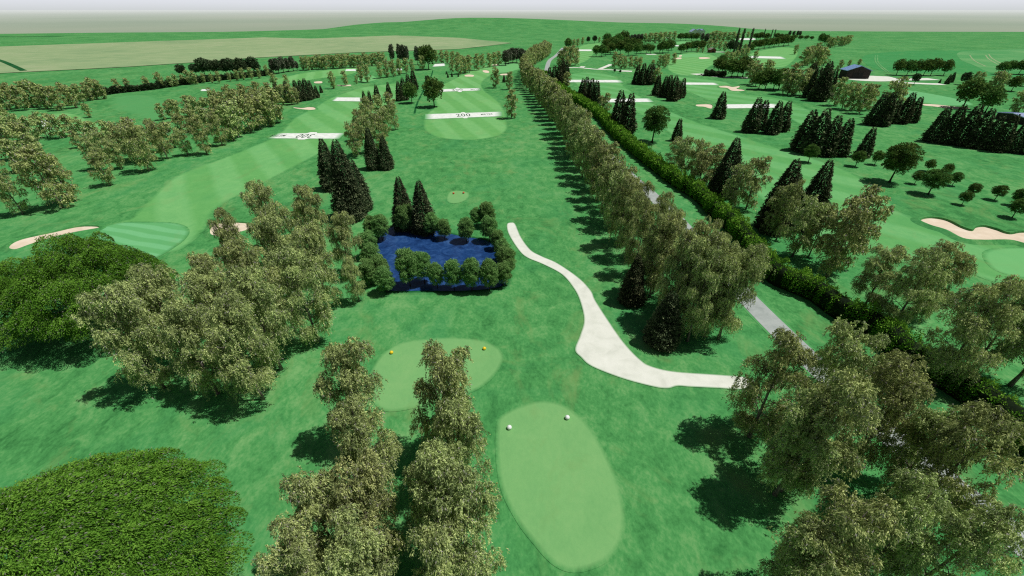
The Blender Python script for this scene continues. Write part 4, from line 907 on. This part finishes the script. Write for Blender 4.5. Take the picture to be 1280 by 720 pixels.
cluster('B', [(806, 53, 41), (812, 54, 40), (818, 54, 40), (824, 54, 39), (830, 51, 39), (836, 51, 39), (842, 50, 38.5)], 'tiny birch in the skyline wood', 'birches of the skyline wood', 'x', 1.5, far=True)
cluster('R', [(850, 51, 41), (857, 51, 40.5), (864, 51, 41), (870, 51, 41)], 'tiny round tree in the skyline wood', 'round trees of the skyline wood', 'x', 1.5)
cluster('R', [(828, 67, 50), (835, 66, 49), (839, 63, 50), (824, 66, 53)], 'round dark tree left of the woodland gap, {o} from the left', 'round trees left of the gap', 'x', 1.1)
cluster('B', [(823, 85, 68), (829, 85, 66), (833, 82, 67), (815, 86, 74), (841, 81, 65)], 'birch left of the far short fairway, {o} from the left', 'birches left of the far short fairway', 'x', 1.1)
cluster('R', [(851, 67, 54), (858, 65, 52), (864, 64, 51), (870, 64, 50), (876, 64, 50)], 'round green tree behind the far putting green, {o} from the left', 'round trees behind the far green', 'x', 1.2)
cluster('B', [(872, 66, 58), (878, 66, 59), (886, 64, 48), (893, 62, 48), (899, 63, 50), (905, 64, 51)], 'birch around the rusty hut, {o} from the left', 'birches around the rusty hut', 'x', 1.2, far=True)
cluster('B', [(888, 53, 38.5), (893, 53, 37.5), (898, 53, 38), (904, 52, 39), (910, 52, 39.5), (915, 52, 39), (921, 52, 40), (928, 47, 39), (934, 47, 39), (939, 47, 39.5)], 'tiny far birch on the right skyline', 'birches of the right skyline', 'x', 1.4, far=True)
cluster('D', [(912, 66, 50), (918, 66, 51)], 'dark round tree before the thin poplars, {o} from the left', 'dark trees before the poplars', 'x', 1.2)
cluster('R', [(897, 91, 72), (905, 93, 74), (914, 97, 73), (921, 97, 74), (928, 96, 69), (901, 84, 68)], 'round green tree at the right end of the far short fairway, {o} from the left', 'round trees right of the far short fairway', 'x', 1.2)
cluster('B', [(906, 80, 63), (912, 82, 64), (918, 78, 62), (925, 76, 60), (932, 72, 58), (922, 70, 55), (930, 66, 54), (937, 64, 53), (943, 76, 62)], 'olive birch around the feet of the thin poplars, {o} from the left', 'birches around the poplars', 'x', 1.2, far=True)
cluster('P', [(915, 74, 32), (921, 76, 32.5), (933, 70, 32), (953, 51, 34.5), (962, 52, 35), (965.5, 52, 35)], 'thin tall dark poplar piercing the skyline, {o} from the left', 'thin tall poplars', 'x', 0.42)
cluster('R', [(942, 62, 50), (948, 62, 49), (955, 61, 47), (961, 60, 47), (967, 59, 46), (973, 58, 45), (979, 58, 44), (985, 57, 44), (937, 66, 54)], 'round green tree in the far belt right of the poplars, {o} from the left', 'round trees right of the poplars', 'x', 1.25)
cluster('R', [(945, 50, 41), (950, 50, 40), (957, 50, 41), (970, 49, 41), (976, 49, 42), (982, 49, 42), (992, 50, 43), (1000, 50, 44), (1007, 50, 44), (1014, 50, 45)], 'tiny round tree on the far right skyline belt', 'round trees of the right skyline belt', 'x', 1.6)
cluster('K', [(986, 46, 38), (991, 46, 38), (996, 46, 38), (999, 46, 38.5)], 'tiny dark column tree on the right skyline', 'dark column trees on the right skyline', 'x', 1.2)
o = link('far_birches', quadmesh('far_birches', np.concatenate(FAR['V']), np.concatenate(FAR['T']), M['birch_leaf']))
tag(o, 'tiny far birches forming the belts and skyline woods below the horizon', 'birches', kind='stuff')
link('trunks', mesh('trunks', FAR['TV'], FAR['TF'], M['bark']), o)['kind'] = 'stuff'
for q in bpy.data.objects:
    if 'label' in q and not 4 <= len(q['label'].split()) <= 16: print('LABEL', len(q['label'].split()), q['label'])
print('objects', len(bpy.data.objects), 'trees', count[0])
